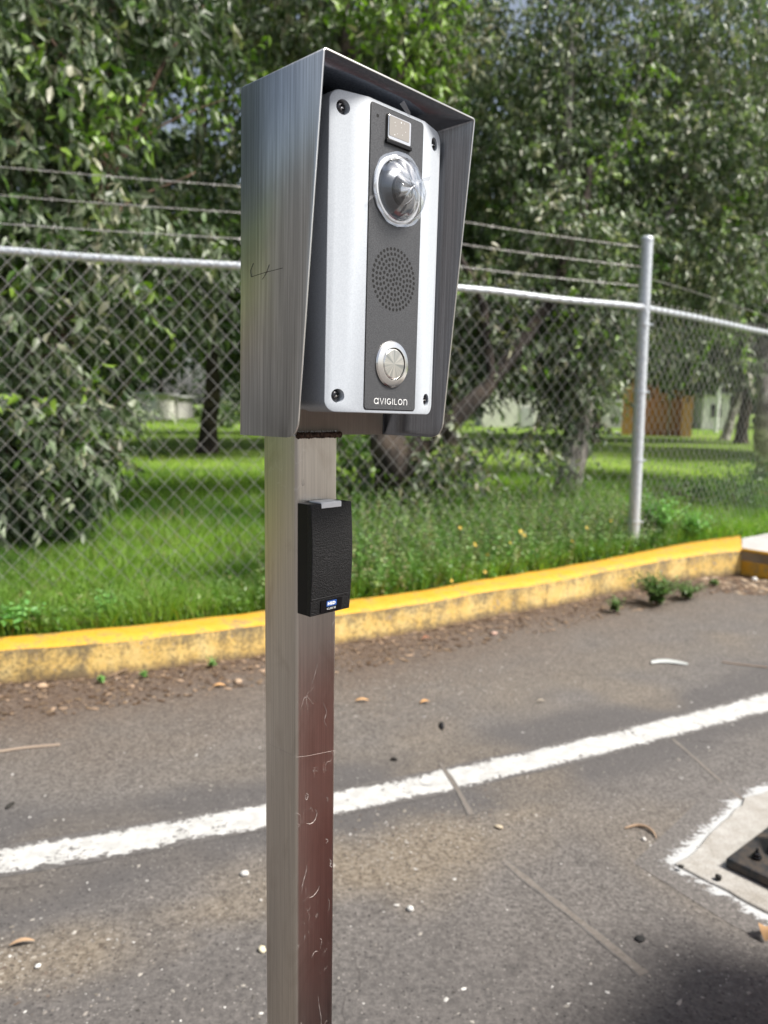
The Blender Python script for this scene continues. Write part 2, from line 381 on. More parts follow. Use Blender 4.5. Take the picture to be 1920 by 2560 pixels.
M['redpath'] = mat('red_path', rough=.85, fn=conc((.30, .07, .05), (.38, .11, .08), 8))
def bm_fn(t, b):
    v = coord(t); n = noise(t, v, 18, 5, .65); L(t, mix(t, ramp(t, n, [(.45, 0), (.7, 1)]), (.022, .026, .032), (.10, .078, .06)), b.inputs['Base Color']); bump(t, b, n, .3, .003)
M['basemetal'] = mat('dusty_black_steel', rough=.5, metal=.3, fn=bm_fn)
M['reflection_red'] = mat('reflection_maroon_paint', (.85, .17, .145), .4, 0, spec=.5)  # colour of the added cabinet, brightened so its red shows in the post
M['tyre'] = mat('tyre_rubber', (.02, .02, .02), .8)
M['yellow'] = mat('yellow_petals', (.85, .6, .12), .6)
M['plasticbit'] = mat('grey_plastic_scrap', (.45, .47, .46), .4)

# ------------------------------------------------------------------ SETTING: ground
def smooth_poly(pts, n=8):
    """Catmull-Rom"""
    P = [Vector(p) for p in pts]; out = []
    for i in range(len(P) - 1):
        p0 = P[max(i - 1, 0)]; p1 = P[i]; p2 = P[i + 1]; p3 = P[min(i + 2, len(P) - 1)]
        for k in range(n):
            t = k / n
            out.append(.5 * ((2 * p1) + (p2 - p0) * t + (2 * p0 - 5 * p1 + 4 * p2 - p3) * t * t + (3 * p1 - p0 - 3 * p2 + p3) * t ** 3))
    out.append(P[-1]); return out
LINE_FAR = [(-6, 0.166), (-3, 1.175), (-1.6, 1.646), (-1, 1.848), (-0.5, 2.029), (0, 2.235), (0.4, 2.418), (0.8, 2.617), (1.2, 2.832), (1.7, 3.124), (2.6, 3.671), (4, 4.523)]
LINE_NEAR = [(-6, -0.009), (-3, 1.008), (-1.6, 1.483), (-1, 1.687), (-0.5, 1.868), (0, 2.072), (0.4, 2.253), (0.8, 2.448), (1.2, 2.658), (1.7, 2.942), (2.6, 3.473), (4, 4.300)]
KF = [(-40, -6), (-12, .6), (-4, 2.38), (-2.4, 2.77), (-1.56, 2.99), (-1.12, 3.13), (-.64, 3.36), (-.20, 3.60), (.2, 3.83), (.54, 4.08), (.95, 4.34), (1.36, 4.64), (2.05, 5.12), (2.56, 5.36)]
KB = [(-40.1, -5.8), (-12.05, .8), (-4.05, 2.57), (-2.45, 2.96), (-1.65, 3.18), (-1.2, 3.35), (-.74, 3.58), (-.24, 3.86), (.18, 4.1), (.56, 4.40), (.97, 4.68), (1.44, 5.02), (2.2, 5.62), (2.86, 6.04)]
KB_EXT = [(3.25, 6.33), (5, 7.6), (9, 10.2), (16, 13.5), (40, 20), (160, 40)]
def interp_y(pts, x):
    xs = [p[0] for p in pts]; ys = [p[1] for p in pts]; return np.interp(x, xs, ys)
# near asphalt, a fine relief grid with stains and patches
gx = np.arange(-4.2, 4.2, .035); gy = np.arange(.2, 6.6, .035); X, Y = np.meshgrid(gx, gy)
def fbm(X, Y, s, seed=0, o=3):
    out = np.zeros_like(X); a = 1; tot = 0
    for k in range(o):
        r_ = np.random.default_rng(seed + k * 17); G = r_.random((64, 64))
        u = X * s + 100.3; v = Y * s + 57.1; i = np.floor(u).astype(int); j = np.floor(v).astype(int); fu = u - i; fv = v - j
        fu = fu * fu * (3 - 2 * fu); fv = fv * fv * (3 - 2 * fv)
        g = lambda a_, b_: G[a_ % 64, b_ % 64]
        out += a * ((g(i, j) * (1 - fu) + g(i + 1, j) * fu) * (1 - fv) + (g(i, j + 1) * (1 - fu) + g(i + 1, j + 1) * fu) * fv)
        tot += a; a *= .5; s *= 2.1
    return out / tot
lf = interp_y(LINE_FAR, X); ln = interp_y(LINE_NEAR, X); mid = (lf + ln) / 2; nz = fbm(X, Y, 1.8, 3)
dy = Y - mid + (nz - .5) * .25
band = np.clip(1 - np.abs(dy - .02) / .30, 0, 1); band = np.clip(band * 3.0, 0, 1)
near = np.clip((1.75 - Y + (nz - .5) * .5) / .3, 0, 1) * .45
tone = np.clip(band * .9 + near, 0, 1)
kf = interp_y(KF, X); dk = kf - Y + (fbm(X, Y, 2.6, 5) - .5) * .5
def blob(x, y, rx, ry, a=0):
    u = (X - x) * math.cos(a) + (Y - y) * math.sin(a); v = -(X - x) * math.sin(a) + (Y - y) * math.cos(a)
    return np.clip(1.35 - np.sqrt((u / rx) ** 2 + (v / ry) ** 2) + (fbm(X, Y, 5, 9) - .5) * 1.2, 0, 1)
dust = np.clip(1.1 - dk / 1.0, 0, 1) ** 1.1
dust = np.maximum(dust, blob(.12, 1.86, .46, .15, .38) * 1.0); dust = np.maximum(dust, blob(.42, 2.05, .18, .07, .5) * .8); dust = np.maximum(dust, blob(-.35, 1.62, .2, .06, .3) * .7); dust = np.maximum(dust, np.clip((fbm(X, Y, 1.6, 61) - .56) * 5, 0, 1) * .5)
dust = np.maximum(dust, blob(-.75, 1.42, .3, .09, .3) * .9)
dust = np.maximum(dust, blob(-.9, 2.45, .7, .15, .2) * .4)
dust = np.maximum(dust, blob(.8, 3.3, 1.2, .22, .45) * .4)
dirt = np.clip(1.3 - dk / .95, 0, 1)
Z = (fbm(X, Y, 1.0, 21) - .5) * .012 + (fbm(X, Y, 9, 31) - .5) * .003 - .004
Z -= np.clip(1 - np.abs(Y - (mid)) / .3, 0, 1) * .0
def gridfaces(ny, nx):
    i = np.arange(ny * nx).reshape(ny, nx); return np.stack([i[:-1, :-1].ravel(), i[:-1, 1:].ravel(), i[1:, 1:].ravel(), i[1:, :-1].ravel()], 1)
me = npmesh('asphalt_road', np.stack([X.ravel(), Y.ravel(), Z.ravel()], 1), [gridfaces(*X.shape)], attrs={'tone': tone.ravel(), 'dust': dust.ravel(), 'dirt': dirt.ravel()})
tag(link('asphalt_road', me, M['asphalt'], smooth=True), kind='structure')
def zroad(x, y):
    u = min(max((x + 4.2) / .035, 0), X.shape[1] - 1.001); v = min(max((y - .2) / .035, 0), X.shape[0] - 1.001); i = int(u); j = int(v); u -= i; v -= j
    return float((Z[j, i] * (1 - u) + Z[j, i + 1] * u) * (1 - v) + (Z[j + 1, i] * (1 - u) + Z[j + 1, i + 1] * u) * v)
mb = MB(); mb.add([(-400, -400, -.03), (400, -400, -.03), (400, 400, -.03), (-400, 400, -.03)], [(0, 1, 2, 3)])
tag(mb.build('ground', M['asphalt']), kind='structure')

def strip(name, far, nearl, m, dz, nacross=8, n=10, edge_pow=1, z=None, jitter=0):
    A = smooth_poly([(x, y, 0) for x, y in far], n); B = smooth_poly([(x, y, 0) for x, y in nearl], n)
    V = []; E = []
    for i, (a, b) in enumerate(zip(A, B)):
        for k in range(nacross + 1):
            t = k / nacross; p = a.lerp(b, t)
            if k in (0, nacross) and jitter: p += (b - a).normalized() * (mnoise.noise(p * 9) * jitter)
            V.append((p.x, p.y, (zroad(p.x, p.y) if z is None else z) + dz)); E.append(min(1, 4 * min(t, 1 - t)) ** edge_pow)
    me = npmesh(name, V, [gridfaces(len(A), nacross + 1)], attrs={'edge': E, 'tone': [.6] * len(V), 'dust': [0] * len(V)})
    return link(name, me, m, smooth=True)
tag(strip('white_road_line', LINE_FAR, LINE_NEAR, M['line'], .0012, 8, 24, .7, jitter=.005), kind='structure')
def ribbon(name, pts, wd, m, dz, nac=4):
    P = smooth_poly([(x, y, 0) for x, y in pts], 16); far = []; nr = []
    for i, p in enumerate(P):
        d = (P[min(i + 1, len(P) - 1)] - P[max(i - 1, 0)]).normalized(); s_ = Vector((-d.y, d.x, 0))
        w_ = (wd if not hasattr(wd, '__len__') else np.interp(i / (len(P) - 1), [0, .5, 1], wd)) * (1 + .35 * mnoise.noise(p * 14))
        far.append((p + s_ * w_ / 2)[:2]); nr.append((p - s_ * w_ / 2)[:2])
    return strip(name, far, nr, m, dz, nac, 2)
tag(ribbon('mortar_filled_groove', [tuple(gr(1100, 1905)[:2]), tuple(gr(1140, 1965)[:2]), tuple(gr(1180, 2035)[:2])], [.012, .02, .028], M['trench'], .0018), kind='structure')
tag(ribbon('mortar_filled_groove', [tuple(gr(1262, 2150)[:2]), tuple(gr(1380, 2245)[:2]), tuple(gr(1500, 2340)[:2]), tuple(gr(1612, 2432)[:2])], [.024, .03, .036], M['trench'], .001), kind='structure')
tag(ribbon('mortar_filled_groove', [(1.03, 2.62), (1.06, 2.4), (1.085, 2.2), (1.10, 2.1)], .016, M['trench'], .001), kind='structure')

# kerb
def kerb():
    A = smooth_poly([(x, y, 0) for x, y in KF], 10); B = smooth_poly([(x, y, 0) for x, y in KB + []], 10)
    V = []; H = []; rows = []
    for a, b in zip(A, B):
        h = float(np.interp(a.x, [-2, 1, 2.6], [.145, .155, .18]))
        d = (b - a).normalized(); j = lambda s_, p: mnoise.noise(Vector((p.x * 5, p.y * 5, s_))) * .007
        prof = [(a, -.03), (a, 0), (a + d * .004, h * .35), (a + d * .008, h * .7), (a + d * .012, h * .92), (a + d * .024, h * .99), (a.lerp(b, .35), h + .002), (a.lerp(b, .7), h), (b - d * .02, h - .004), (b, h - .03), (b, -.03)]
        r_ = []
        for q, (p, z_) in enumerate(prof):
            p2 = p + d * j(q * 1.7, p); r_.append(len(V)); V.append((p2.x, p2.y, z_ + j(q + 9, p) * .6)); H.append(min(1, z_ / h))
        rows.append(r_)
    f1 = []; f2 = []
    for i in range(len(rows) - 1):
        for q in range(10):
            (f1 if q < 4 else f2).append((rows[i][q], rows[i + 1][q], rows[i + 1][q + 1], rows[i][q + 1]))
    root = empty('yellow_kerb', (0, 0, 0), 0, 'long yellow painted concrete kerb between the asphalt and the grass', 'kerb')
    for nm, ff, mm in (('kerb_face', f1, 'kerbface'), ('kerb_top', f2, 'kerbtop')):
        link(nm, npmesh(nm, V, [np.array(ff)], attrs={'hgt': H}), M[mm], root, True)
kerb()
# raised pavement at the right end of the kerb
def pavement():
    root = empty('raised_pavement', (2.6, 5.4, 0), 0, 'grey concrete pavement corner with ochre yellow sides at the right end of the long kerb', 'pavement')
    P = [(2.565, 5.37), (2.70, 5.19), (5.2, 3.2), (30, -2), (60, 20), (9, 10.15), (3.3, 6.28), (2.80, 5.88)]
    q = [(x - 2.6, y - 5.4) for x, y in P]
    n = len(q); mbf = MB(); mbf.add([(x, y, -.03) for x, y in q] + [(x, y, .172) for x, y in q], [(i, (i + 1) % n, n + (i + 1) % n, n + i) for i in range(n)])
    o = mbf.build('pavement_side', M['kerbtop'], root)
    mb = MB(); mb.prism(q, .10, .174); mb.build('pavement_slab', M['concrete'], root)
    e = MB()
    for i in range(0, 3):
        a, b = Vector((*q[i], .178)), Vector((*q[i + 1], .178)); e.tube([a, b], .012, 6)
    e.build('pavement_edge', M['kerbtop'], root)
pavement()

# lawn sheet
back = smooth_poly([(x, y, 0) for x, y in [(-160, -20)] + KB + KB_EXT], 6)
offs = np.concatenate([[0], np.geomspace(.12, 420, 60)])
V = []; 
for p in back:
    for o_ in offs:
        yy = p.y - .02 + o_; zz = .125 + min(1, o_ / .6) * (.03 * mnoise.noise(Vector((p.x * .8, yy * .8, 0)))) + min(1, o_ / 20) * .25 * mnoise.noise(Vector((p.x * .03, yy * .03, 3)))
        V.append((p.x, yy, zz))
me = npmesh('lawn', V, [gridfaces(len(back), len(offs))]); tag(link('lawn', me, M['lawn'], smooth=True), kind='structure')
for p in me.polygons: pass
def zlawn(x, y): return .125 + .03 * mnoise.noise(Vector((x * .8, y * .8, 0)))

# ------------------------------------------------------------------ vegetation builders
def leaves_np(P, D, Nn, Ls, Ws, cols, full=True, bend=.15):
    """P base, D direction, Nn side hint -> arrays"""
    D = D / np.linalg.norm(D, axis=1, keepdims=True)
    S = np.cross(D, Nn); S /= (np.linalg.norm(S, axis=1, keepdims=True) + 1e-9); U = np.cross(S, D)
    n = len(P); Lc = Ls[:, None]; Wc = Ws[:, None]
    if full:
        f = .16
        vs = [P, P + D * Lc * .3 + S * Wc * .5 + U * Wc * f, P + D * Lc * .3, P + D * Lc * .3 - S * Wc * .5 + U * Wc * f,
              P + D * Lc * .68 + S * Wc * .34 + U * Wc * f - U * Lc * bend * .3, P + D * Lc * .68 - U * Lc * bend * .35, P + D * Lc * .68 - S * Wc * .34 + U * Wc * f - U * Lc * bend * .3, P + D * Lc - U * Lc * bend]
        V = np.stack(vs, 1).reshape(-1, 3); b = (np.arange(n) * 8)[:, None]
        tri = np.concatenate([b + np.array(q) for q in ((0, 2, 1), (0, 3, 2), (4, 5, 7), (5, 6, 7))]); quad = np.concatenate([b + np.array(q) for q in ((1, 2, 5, 4), (2, 3, 6, 5))])
        return V, [tri, quad], np.repeat(cols, 8, 0)
    vs = [P, P + D * Lc * .45 + S * Wc * .5, P + D * Lc * .45 - S * Wc * .5, P + D * Lc - U * Lc * bend]
    V = np.stack(vs, 1).reshape(-1, 3); b = (np.arange(n) * 4)[:, None]
    return V, [np.concatenate([b + np.array(q) for q in ((0, 2, 1), (1, 2, 3))])], np.repeat(cols, 4, 0)

def palette(n, pal, jit=.18):
    cs = np.array([p[1] for p in pal]); ws = np.array([p[0] for p in pal], float); ws /= ws.sum()
    c = cs[rng.choice(len(cs), n, p=ws)]; return np.clip(c * (1 + rng.normal(0, jit, (n, 1))), .004, 1)
GREY = [(4, (.075, .115, .05)), (4, (.12, .165, .085)), (2.5, (.19, .235, .145)), (3, (.045, .085, .028)), (1, (.25, .26, .16))]
PALE = [(3, (.10, .14, .075)), (4, (.17, .215, .13)), (3, (.26, .30, .20)), (2.5, (.05, .085, .035)), (1.5, (.34, .34, .24))]
GREEN = [(3, (.08, .155, .03)), (2, (.13, .22, .035)), (1, (.055, .11, .025))]
def sprays(clumps, size, nleaf=9, droop=.7, pal=GREY, bright=.07, asp=.30, twig=.34):
    Pl = []; Dl = []; cl = []; Ll = []; TW = []
    for (c, r, n) in clumps:
        c = np.array(c); r = np.array(r); d = rng.normal(size=(n, 3)); d /= np.linalg.norm(d, axis=1, keepdims=True)
        rad = rng.random((n, 1)) ** .45; o = c + d * r * rad
        td = d * .7 + rng.normal(size=(n, 3)) * .5 + np.array([0, 0, -.25]); td /= np.linalg.norm(td, axis=1, keepdims=True)
        isb = rng.random(n) < bright; bc = palette(n, pal, .12); gc = palette(n, GREEN, .15); col = np.where(isb[:, None], gc, bc)
        tl = twig * (.6 + .8 * rng.random(n))
        e = o + td * tl[:, None] + np.array([0, 0, -.12 * twig]); TW.append(np.stack([o, e], 1))
        for k in range(nleaf):
            t = (k + .6) / nleaf
            p = o + td * (tl * t)[:, None] + np.array([0, 0, -.12 * twig * t * t])
            side = rng.normal(size=(n, 3)); ld = td * .35 + side * .55 + np.array([0, 0, -droop])
            Pl.append(p); Dl.append(ld); cl.append(np.clip(col * (1 + rng.normal(0, .2, (n, 1))), .004, 1)); Ll.append(size * (.6 + .7 * rng.random(n)))
    P = np.concatenate(Pl); D = np.concatenate(Dl); c = np.concatenate(cl); Ls = np.concatenate(Ll)
    return P, D, rng.normal(size=P.shape) + np.array([0, -.3, .4]), Ls, Ls * asp * (.8 + .5 * rng.random(len(P))), c, np.concatenate(TW)

def pix(P):
    d = P - np.array([0, 0, CAMH]); f_ = np.array(fw); z = d @ f_
    return 960 + F * (d @ np.array(rt)) / z, 1280 + F * (d @ np.array(dn)) / z, z
def branch_path(pts, sub=5, wob=.06):
    P = smooth_poly(pts, sub)
    return [p + Vector((mnoise.noise(p * 1.7), mnoise.noise(p * 1.7 + Vector((9, 0, 0))), 0)) * wob for p in P]
def lin(a, b, n): return [a + (b - a) * i / (n - 1) for i in range(n)]
def tree(label, base, trunk, r0, r1, branches, clumps, size, bark='bark', n_ind=230, full=True, group=None, nleaf=9, bright=.07, pal=GREY, droop=.7, asp=.3, twig=.34, name='leafy_tree', lm='leaf', gclumps=()):
    root = empty(name, base, 0, label, 'tree', group); inv = -Vector(base)
    P = [p + inv for p in branch_path(trunk)]; mb = MB(); rr = lin(r0, r1, len(P)); rr[0] *= 1.35; rr[1] *= 1.12
    mb.tube(P, rr, 14, wob=.25); mb.build('trunk', M[bark], root, smooth=True, ang=80)
    for bp, b0 in branches:
        P = [p + inv for p in branch_path(bp)]; mb = MB(); mb.tube(P, lin(b0, b0 * .3, len(P)), 7, wob=.15); mb.build('branch', M[bark], root, smooth=True, ang=80)
    if not clumps: return root
    P, D, Nn, Ls, Ws, cols, TW = sprays(clumps, size, nleaf, droop, pal, bright, asp, twig)
    if gclumps:
        q_ = sprays(gclumps, size * .95, nleaf, droop * .6, [(3, (.14, .245, .03)), (2, (.21, .33, .045)), (1, (.09, .165, .025))], 0, asp * 1.15, twig)
        P, D, Nn, Ls, Ws, cols, TW = [np.concatenate([a_, b_]) for a_, b_ in zip((P, D, Nn, Ls, Ws, cols, TW), q_)]
    P = P + np.array(inv); TW = TW + np.array(inv)
    if n_ind:
        px, py, z = pix(P + np.array(base)); vis = (px > 0) & (px < 1920) & (py > 0) & (py < 2560) & (z > 0)
        sc_ = np.where(vis, Ls / np.maximum(z, .1), 0); idx = np.argsort(-sc_)[:n_ind]; keep = np.ones(len(P), bool); keep[idx] = False
        protos = []
        for q in range(6):
            c1 = cols[idx[q * 7 % len(idx)]][None]
            V, Fc, cc = leaves_np(np.zeros((1, 3)), np.array([[1., 0, 0]]), np.array([[0, 0, 1.]]), np.array([1.]), np.array([asp * (.9 + .25 * rng.random())]), c1, True, .05 + .25 * rng.random())
            m_ = npmesh('leaf', V, Fc, cc); m_.materials.append(M[lm]); protos.append(m_)
        for q, i in enumerate(idx):
            o = bpy.data.objects.new('leaf', protos[q % 6]); C.objects.link(o); o.parent = root
            d = Vector(D[i]).normalized(); s_ = d.cross(Vector(Nn[i])).normalized(); u_ = s_.cross(d) * -1
            s_ = u_.cross(d)
            o.matrix_local = Matrix.Translation(Vector(P[i])) @ Matrix(((d.x, s_.x, u_.x, 0), (d.y, s_.y, u_.y, 0), (d.z, s_.z, u_.z, 0), (0, 0, 0, 1))) @ Matrix.Scale(float(Ls[i]), 4)
        P, D, Nn, Ls, Ws, cols = P[keep], D[keep], Nn[keep], Ls[keep], Ws[keep], cols[keep]
    V, Fc, cc = leaves_np(P, D, Nn, Ls, Ws, cols, full)
    tag(link('foliage', npmesh('foliage', V, Fc, cc), M[lm], root), kind='stuff')
    if n_ind:
        a = TW[:, 0]; b = TW[:, 1]; n = len(a); s_ = np.array([.003, 0, 0]); s2 = np.array([-.0015, .0026, 0]); s3 = np.array([-.0015, -.0026, 0])
        V = np.stack([a + s_, a + s2, a + s3, b], 1).reshape(-1, 3); q = (np.arange(n) * 4)[:, None]
        tag(link('twigs', npmesh('twigs', V, [np.concatenate([q + np.array(z_) for z_ in ((0, 1, 3), (1, 2, 3), (2, 0, 3))])]), M['twig'], root), kind='stuff')
    return root
def ck(px, py, Yd, rx, ry, rz, n): return (at(px, py, Yd), (rx, ry, rz), n)
A_ = lambda *l: [at(*q) for q in l]

# near tree at the left edge
b1 = gr(10, 1352, .13)
tree('big tree at the left edge with reddish leaning trunk and long hanging leaves', b1,
     [b1] + A_((40, 1130, 5.0), (90, 960, 5.1), (160, 820, 5.2), (235, 600, 5.4), (262, 350, 5.6), (275, 60, 5.8), (290, -300, 6)), .11, .022,
     [(A_((245, 520, 5.4), (330, 330, 5.6), (440, 130, 5.8), (520, -20, 6)), .022), (A_((262, 350, 5.6), (180, 200, 5.4), (90, 60, 5.2), (0, -80, 5)), .025),
      (A_((90, 960, 5.3), (20, 700, 5.4), (-30, 400, 5.5)), .035), (A_((235, 600, 5.4), (330, 500, 5.8), (480, 430, 6.2)), .018), (A_((255, 450, 5.5), (380, 330, 5.7), (560, 250, 6)), .014),
      (A_((60, 1060, 5.0), (150, 1080, 5.0), (300, 1130, 5.0)), .02)],
     [ck(200, 640, 4.95, .35, .2, .22, 60), ck(110, 800, 4.8, .28, .2, .2, 50), ck(20, 130, 5.3, .6, .6, .55, 262), ck(230, 40, 5.8, .6, .5, .35, 181), ck(420, 30, 6.0, .45, .5, .3, 121), ck(60, 420, 5.2, .5, .5, .4, 222), ck(330, 420, 6.3, .4, .4, .3, 24), ck(140, 250, 5.4, .45, .4, .4, 141),
      ck(380, 640, 5.9, .6, .4, .22, 222), ck(100, 590, 5.2, .5, .4, .25, 162), ck(40, 760, 5.6, .4, .4, .3, 100), ck(200, 760, 6.6, .5, .4, .3, 100), ck(420, 760, 6.6, .5, .3, .3, 81), ck(80, 1010, 4.9, .3, .3, .22, 90), ck(150, 1110, 5.1, .3, .3, .24, 171), ck(30, 1210, 4.95, .28, .3, .25, 121), ck(230, 1040, 5.3, .2, .25, .15, 64),
      ck(-350, 200, 5.5, 1.0, .9, .9, 445), ck(-250, 800, 5.2, .7, .7, .6, 243), ck(150, -350, 6, 1.2, 1, .8, 405), ck(600, -350, 6.4, .9, .8, .5, 162)],
     .10, 'barkred', 260, droop=.8, asp=.33, bright=.07, pal=GREY + PALE, gclumps=[ck(30, 320, 4.8, .25, .25, .28, 10), ck(180, 130, 5.0, .25, .2, .12, 5), ck(150, 590, 5.0, .2, .2, .12, 5), ck(270, 290, 5.2, .15, .15, .1, 3), ck(430, 230, 5.4, .25, .2, .12, 6), ck(300, 690, 5.0, .15, .15, .08, 3), ck(170, 1000, 4.7, .2, .2, .15, 5), ck(110, 1100, 4.7, .15, .15, .1, 3)])
# vine-clad middle tree
b2 = gr(1000, 1303, .13)
tree('dark trunked forked tree behind the intercom post, one thick limb leaning right', b2,
     [b2] + A_((985, 1180, 6.1), (965, 1060, 6.15), (940, 850, 6.3), (900, 500, 6.5), (860, 100, 6.8), (850, -300, 7)), .185, .05,
     [(A_((990, 1190, 6.1), (1060, 1110, 6.1), (1150, 1030, 6.2), (1240, 950, 6.3), (1330, 820, 6.5), (1420, 640, 6.8), (1480, 400, 7)), .10), (A_((940, 800, 6.3), (800, 500, 6.4), (650, 200, 6.8)), .05),
      (A_((1240, 950, 6.3), (1200, 760, 6.4), (1120, 560, 6.6), (1080, 300, 6.8)), .045), (A_((900, 450, 6.5), (1000, 200, 6.6), (1080, 20, 6.8)), .04)],
     [ck(640, 60, 7.6, .7, .6, .35, 256), ck(600, 330, 8.2, .6, .6, .4, 70), ck(470, 530, 8.3, .6, .5, .4, 121), ck(800, 60, 7.2, .6, .6, .4, 222), ck(1020, 40, 6.9, .6, .5, .3, 243), ck(1000, 160, 7.2, .6, .5, .25, 182), ck(850, 450, 7.6, .8, .6, .7, 283),
      ck(1190, 750, 6.7, .45, .4, .3, 222), ck(1290, 830, 6.8, .45, .4, .3, 222), ck(1170, 900, 6.6, .35, .3, .25, 141), ck(1330, 700, 7.1, .4, .3, .2, 121), ck(1200, 470, 8.0, .5, .4, .2, 121), ck(1060, 1190, 5.95, .18, .2, .2, 72), ck(1140, 1120, 6.1, .2, .2, .15, 52), ck(1290, 1120, 6.4, .35, .2, .06, 24), ck(890, 1180, 7.2, .2, .2, .15, 44),
      ck(800, -350, 7.2, 1.4, 1, .8, 405)],
     .078, 'bark', 240, asp=.38, bright=.05, gclumps=[ck(1020, 60, 6.3, .32, .3, .26, 60), ck(1090, 170, 6.4, .2, .2, .18, 26), ck(900, 25, 6.4, .25, .2, .15, 24), ck(600, 200, 6.6, .22, .2, .14, 18), ck(470, 200, 6.6, .2, .2, .12, 12)], pal=GREY + PALE + [(5, (.19, .18, .11))])
# right tree
b3 = gr(1415, 1272, .13)
tree('tree with pale peeling lower trunk, just left of the tall fence post', b3,
     [b3] + A_((1425, 1190, 7.0), (1448, 1080, 7.0), (1455, 960, 7.1), (1430, 820, 7.2), (1400, 600, 7.4), (1420, 250, 7.8), (1450, -200, 8)), .135, .04,
     [(A_((1450, 1010, 7.1), (1520, 850, 7.2), (1640, 600, 7.5), (1780, 300, 8)), .06), (A_((1430, 820, 7.2), (1330, 650, 7.4), (1250, 400, 7.7)), .045), (A_((1400, 600, 7.4), (1550, 350, 7.6), (1620, 100, 7.9)), .04), (A_((1640, 600, 7.5), (1800, 620, 7.6), (1950, 560, 7.8)), .03)],
     [ck(1300, 130, 8.0, .9, .8, .7, 642), ck(1560, 120, 8.2, 1.0, .8, .7, 688), ck(1820, 120, 8.2, .9, .8, .7, 596), ck(1340, 400, 7.8, .65, .6, .4, 436), ck(1580, 400, 7.8, .8, .6, .5, 596), ck(1830, 420, 7.8, .8, .6, .6, 596),
      ck(1750, 640, 7.6, .7, .5, .3, 390), ck(1580, 600, 7.3, .35, .3, .2, 137), ck(1460, 760, 6.8, .45, .35, .3, 390), ck(1420, 560, 6.8, .4, .3, .25, 206), ck(1450, 900, 6.7, .3, .2, .25, 160), ck(1580, 790, 7.6, .4, .3, .2, 110), ck(1400, 930, 7.2, .3, .3, .3, 160), ck(1440, 1040, 7.0, .15, .2, .25, 82), ck(1700, 790, 8.2, .6, .5, .2, 130),
      ck(1500, -350, 8.2, 1.8, 1.1, .9, 596), ck(2250, 300, 8.5, 1.2, 1, 1.1, 504)],
     .07, 'barkpale', 260, asp=.38, bright=.03, pal=PALE, gclumps=[ck(1500, 410, 7.0, .14, .12, .1, 9), ck(1590, 270, 7.2, .1, .1, .1, 6), ck(1600, 150, 7.2, .14, .1, .08, 7), ck(1820, 500, 7.2, .1, .1, .06, 5), ck(1430, 770, 6.4, .12, .1, .1, 8), ck(1820, 850, 7.4, .2, .1, .1, 10)])
b4 = gr(1905, 1192, .13)
tree('tree at the right edge of the lawn with a mottled grey trunk', b4,
     [b4] + A_((1912, 1050, 10.4), (1915, 900, 10.5), (1900, 700, 10.7), (1880, 400, 11), (1900, 0, 11.4)), .13, .06,
     [(A_((1915, 900, 10.5), (1800, 750, 10.6), (1700, 650, 10.8)), .05), (A_((1900, 700, 10.7), (2000, 500, 10.8), (2100, 300, 11)), .05)],
     [ck(1850, 760, 10.8, .9, .7, .4, 459), ck(1720, 900, 10.5, .5, .4, .15, 114), ck(1850, 900, 10.6, .45, .4, .12, 76), ck(2000, 500, 11.2, 1.2, .9, .9, 550), ck(1850, 300, 11.5, 1.4, 1, 1, 596), ck(2050, -50, 11.5, 1.4, 1, 1, 459), ck(1650, 650, 11, .7, .6, .4, 206)],
     .11, 'barkpale', 120, asp=.36, bright=.05, pal=PALE)
b5 = at(1812, 1084, 27); b5.z = .13
tree('thin pale leaning tree trunk far back on the lawn, right of the orange hut', b5, [b5] + A_((1832, 1035, 27), (1850, 990, 27), (1870, 920, 27.2), (1900, 820, 27.6)), .16, .1, [],
     [ck(1900, 780, 27.6, 2.6, 1.5, 1.2, 160)], .26, 'barkpale', 0, full=False, nleaf=8, asp=.4, twig=.8)

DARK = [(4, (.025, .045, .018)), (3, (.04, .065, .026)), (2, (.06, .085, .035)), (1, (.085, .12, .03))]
mids = [(520, 15, 'shady tree standing behind the left fence bay, glimpsed through its wires', 1.0), (930, 17, 'broad dark tree directly behind the steel intercom hood', 1.0), (1120, 19, 'dark tree behind the leaning limb, left of the white shed', 1.0),
        (200, 20, 'dark tree deep behind the reddish leaning trunk', 1.0), (1480, 22, 'tree rising just left of the orange hut', 1.0), (-250, 16, 'dark tree beyond the left edge of the lawn', 1.0), (2150, 17, 'dark tree beyond the right edge of the lawn', 1.0), (-1500, 7.5, 'unseen tree added beside the kerb well beyond the left edge', .8), (-2600, 5.5, 'unseen tree added far along the kerb to the left', .8), (-4440, 3.0, 'unseen tree added on the verge far to the left of the stand', .75), (-9000, 2.6, 'second unseen tree added on the verge far to the left of the stand', .8), (-3400, 4.4, 'unseen tree added behind the verge trees far to the left', .95), (-1700, 11, 'unseen tree added back on the lawn far to the left', 1.0), (720, 26, 'dark tree in the gap of the crowns left of the hood', 1.0), (1420, 28, 'dark tree in line with the pale trunk, far behind it', 1.0), (1850, 24, 'dark tree behind the mottled right edge trunk', 1.0)]  # unseen far-left trees added to keep bright sky out of the hood's reflection
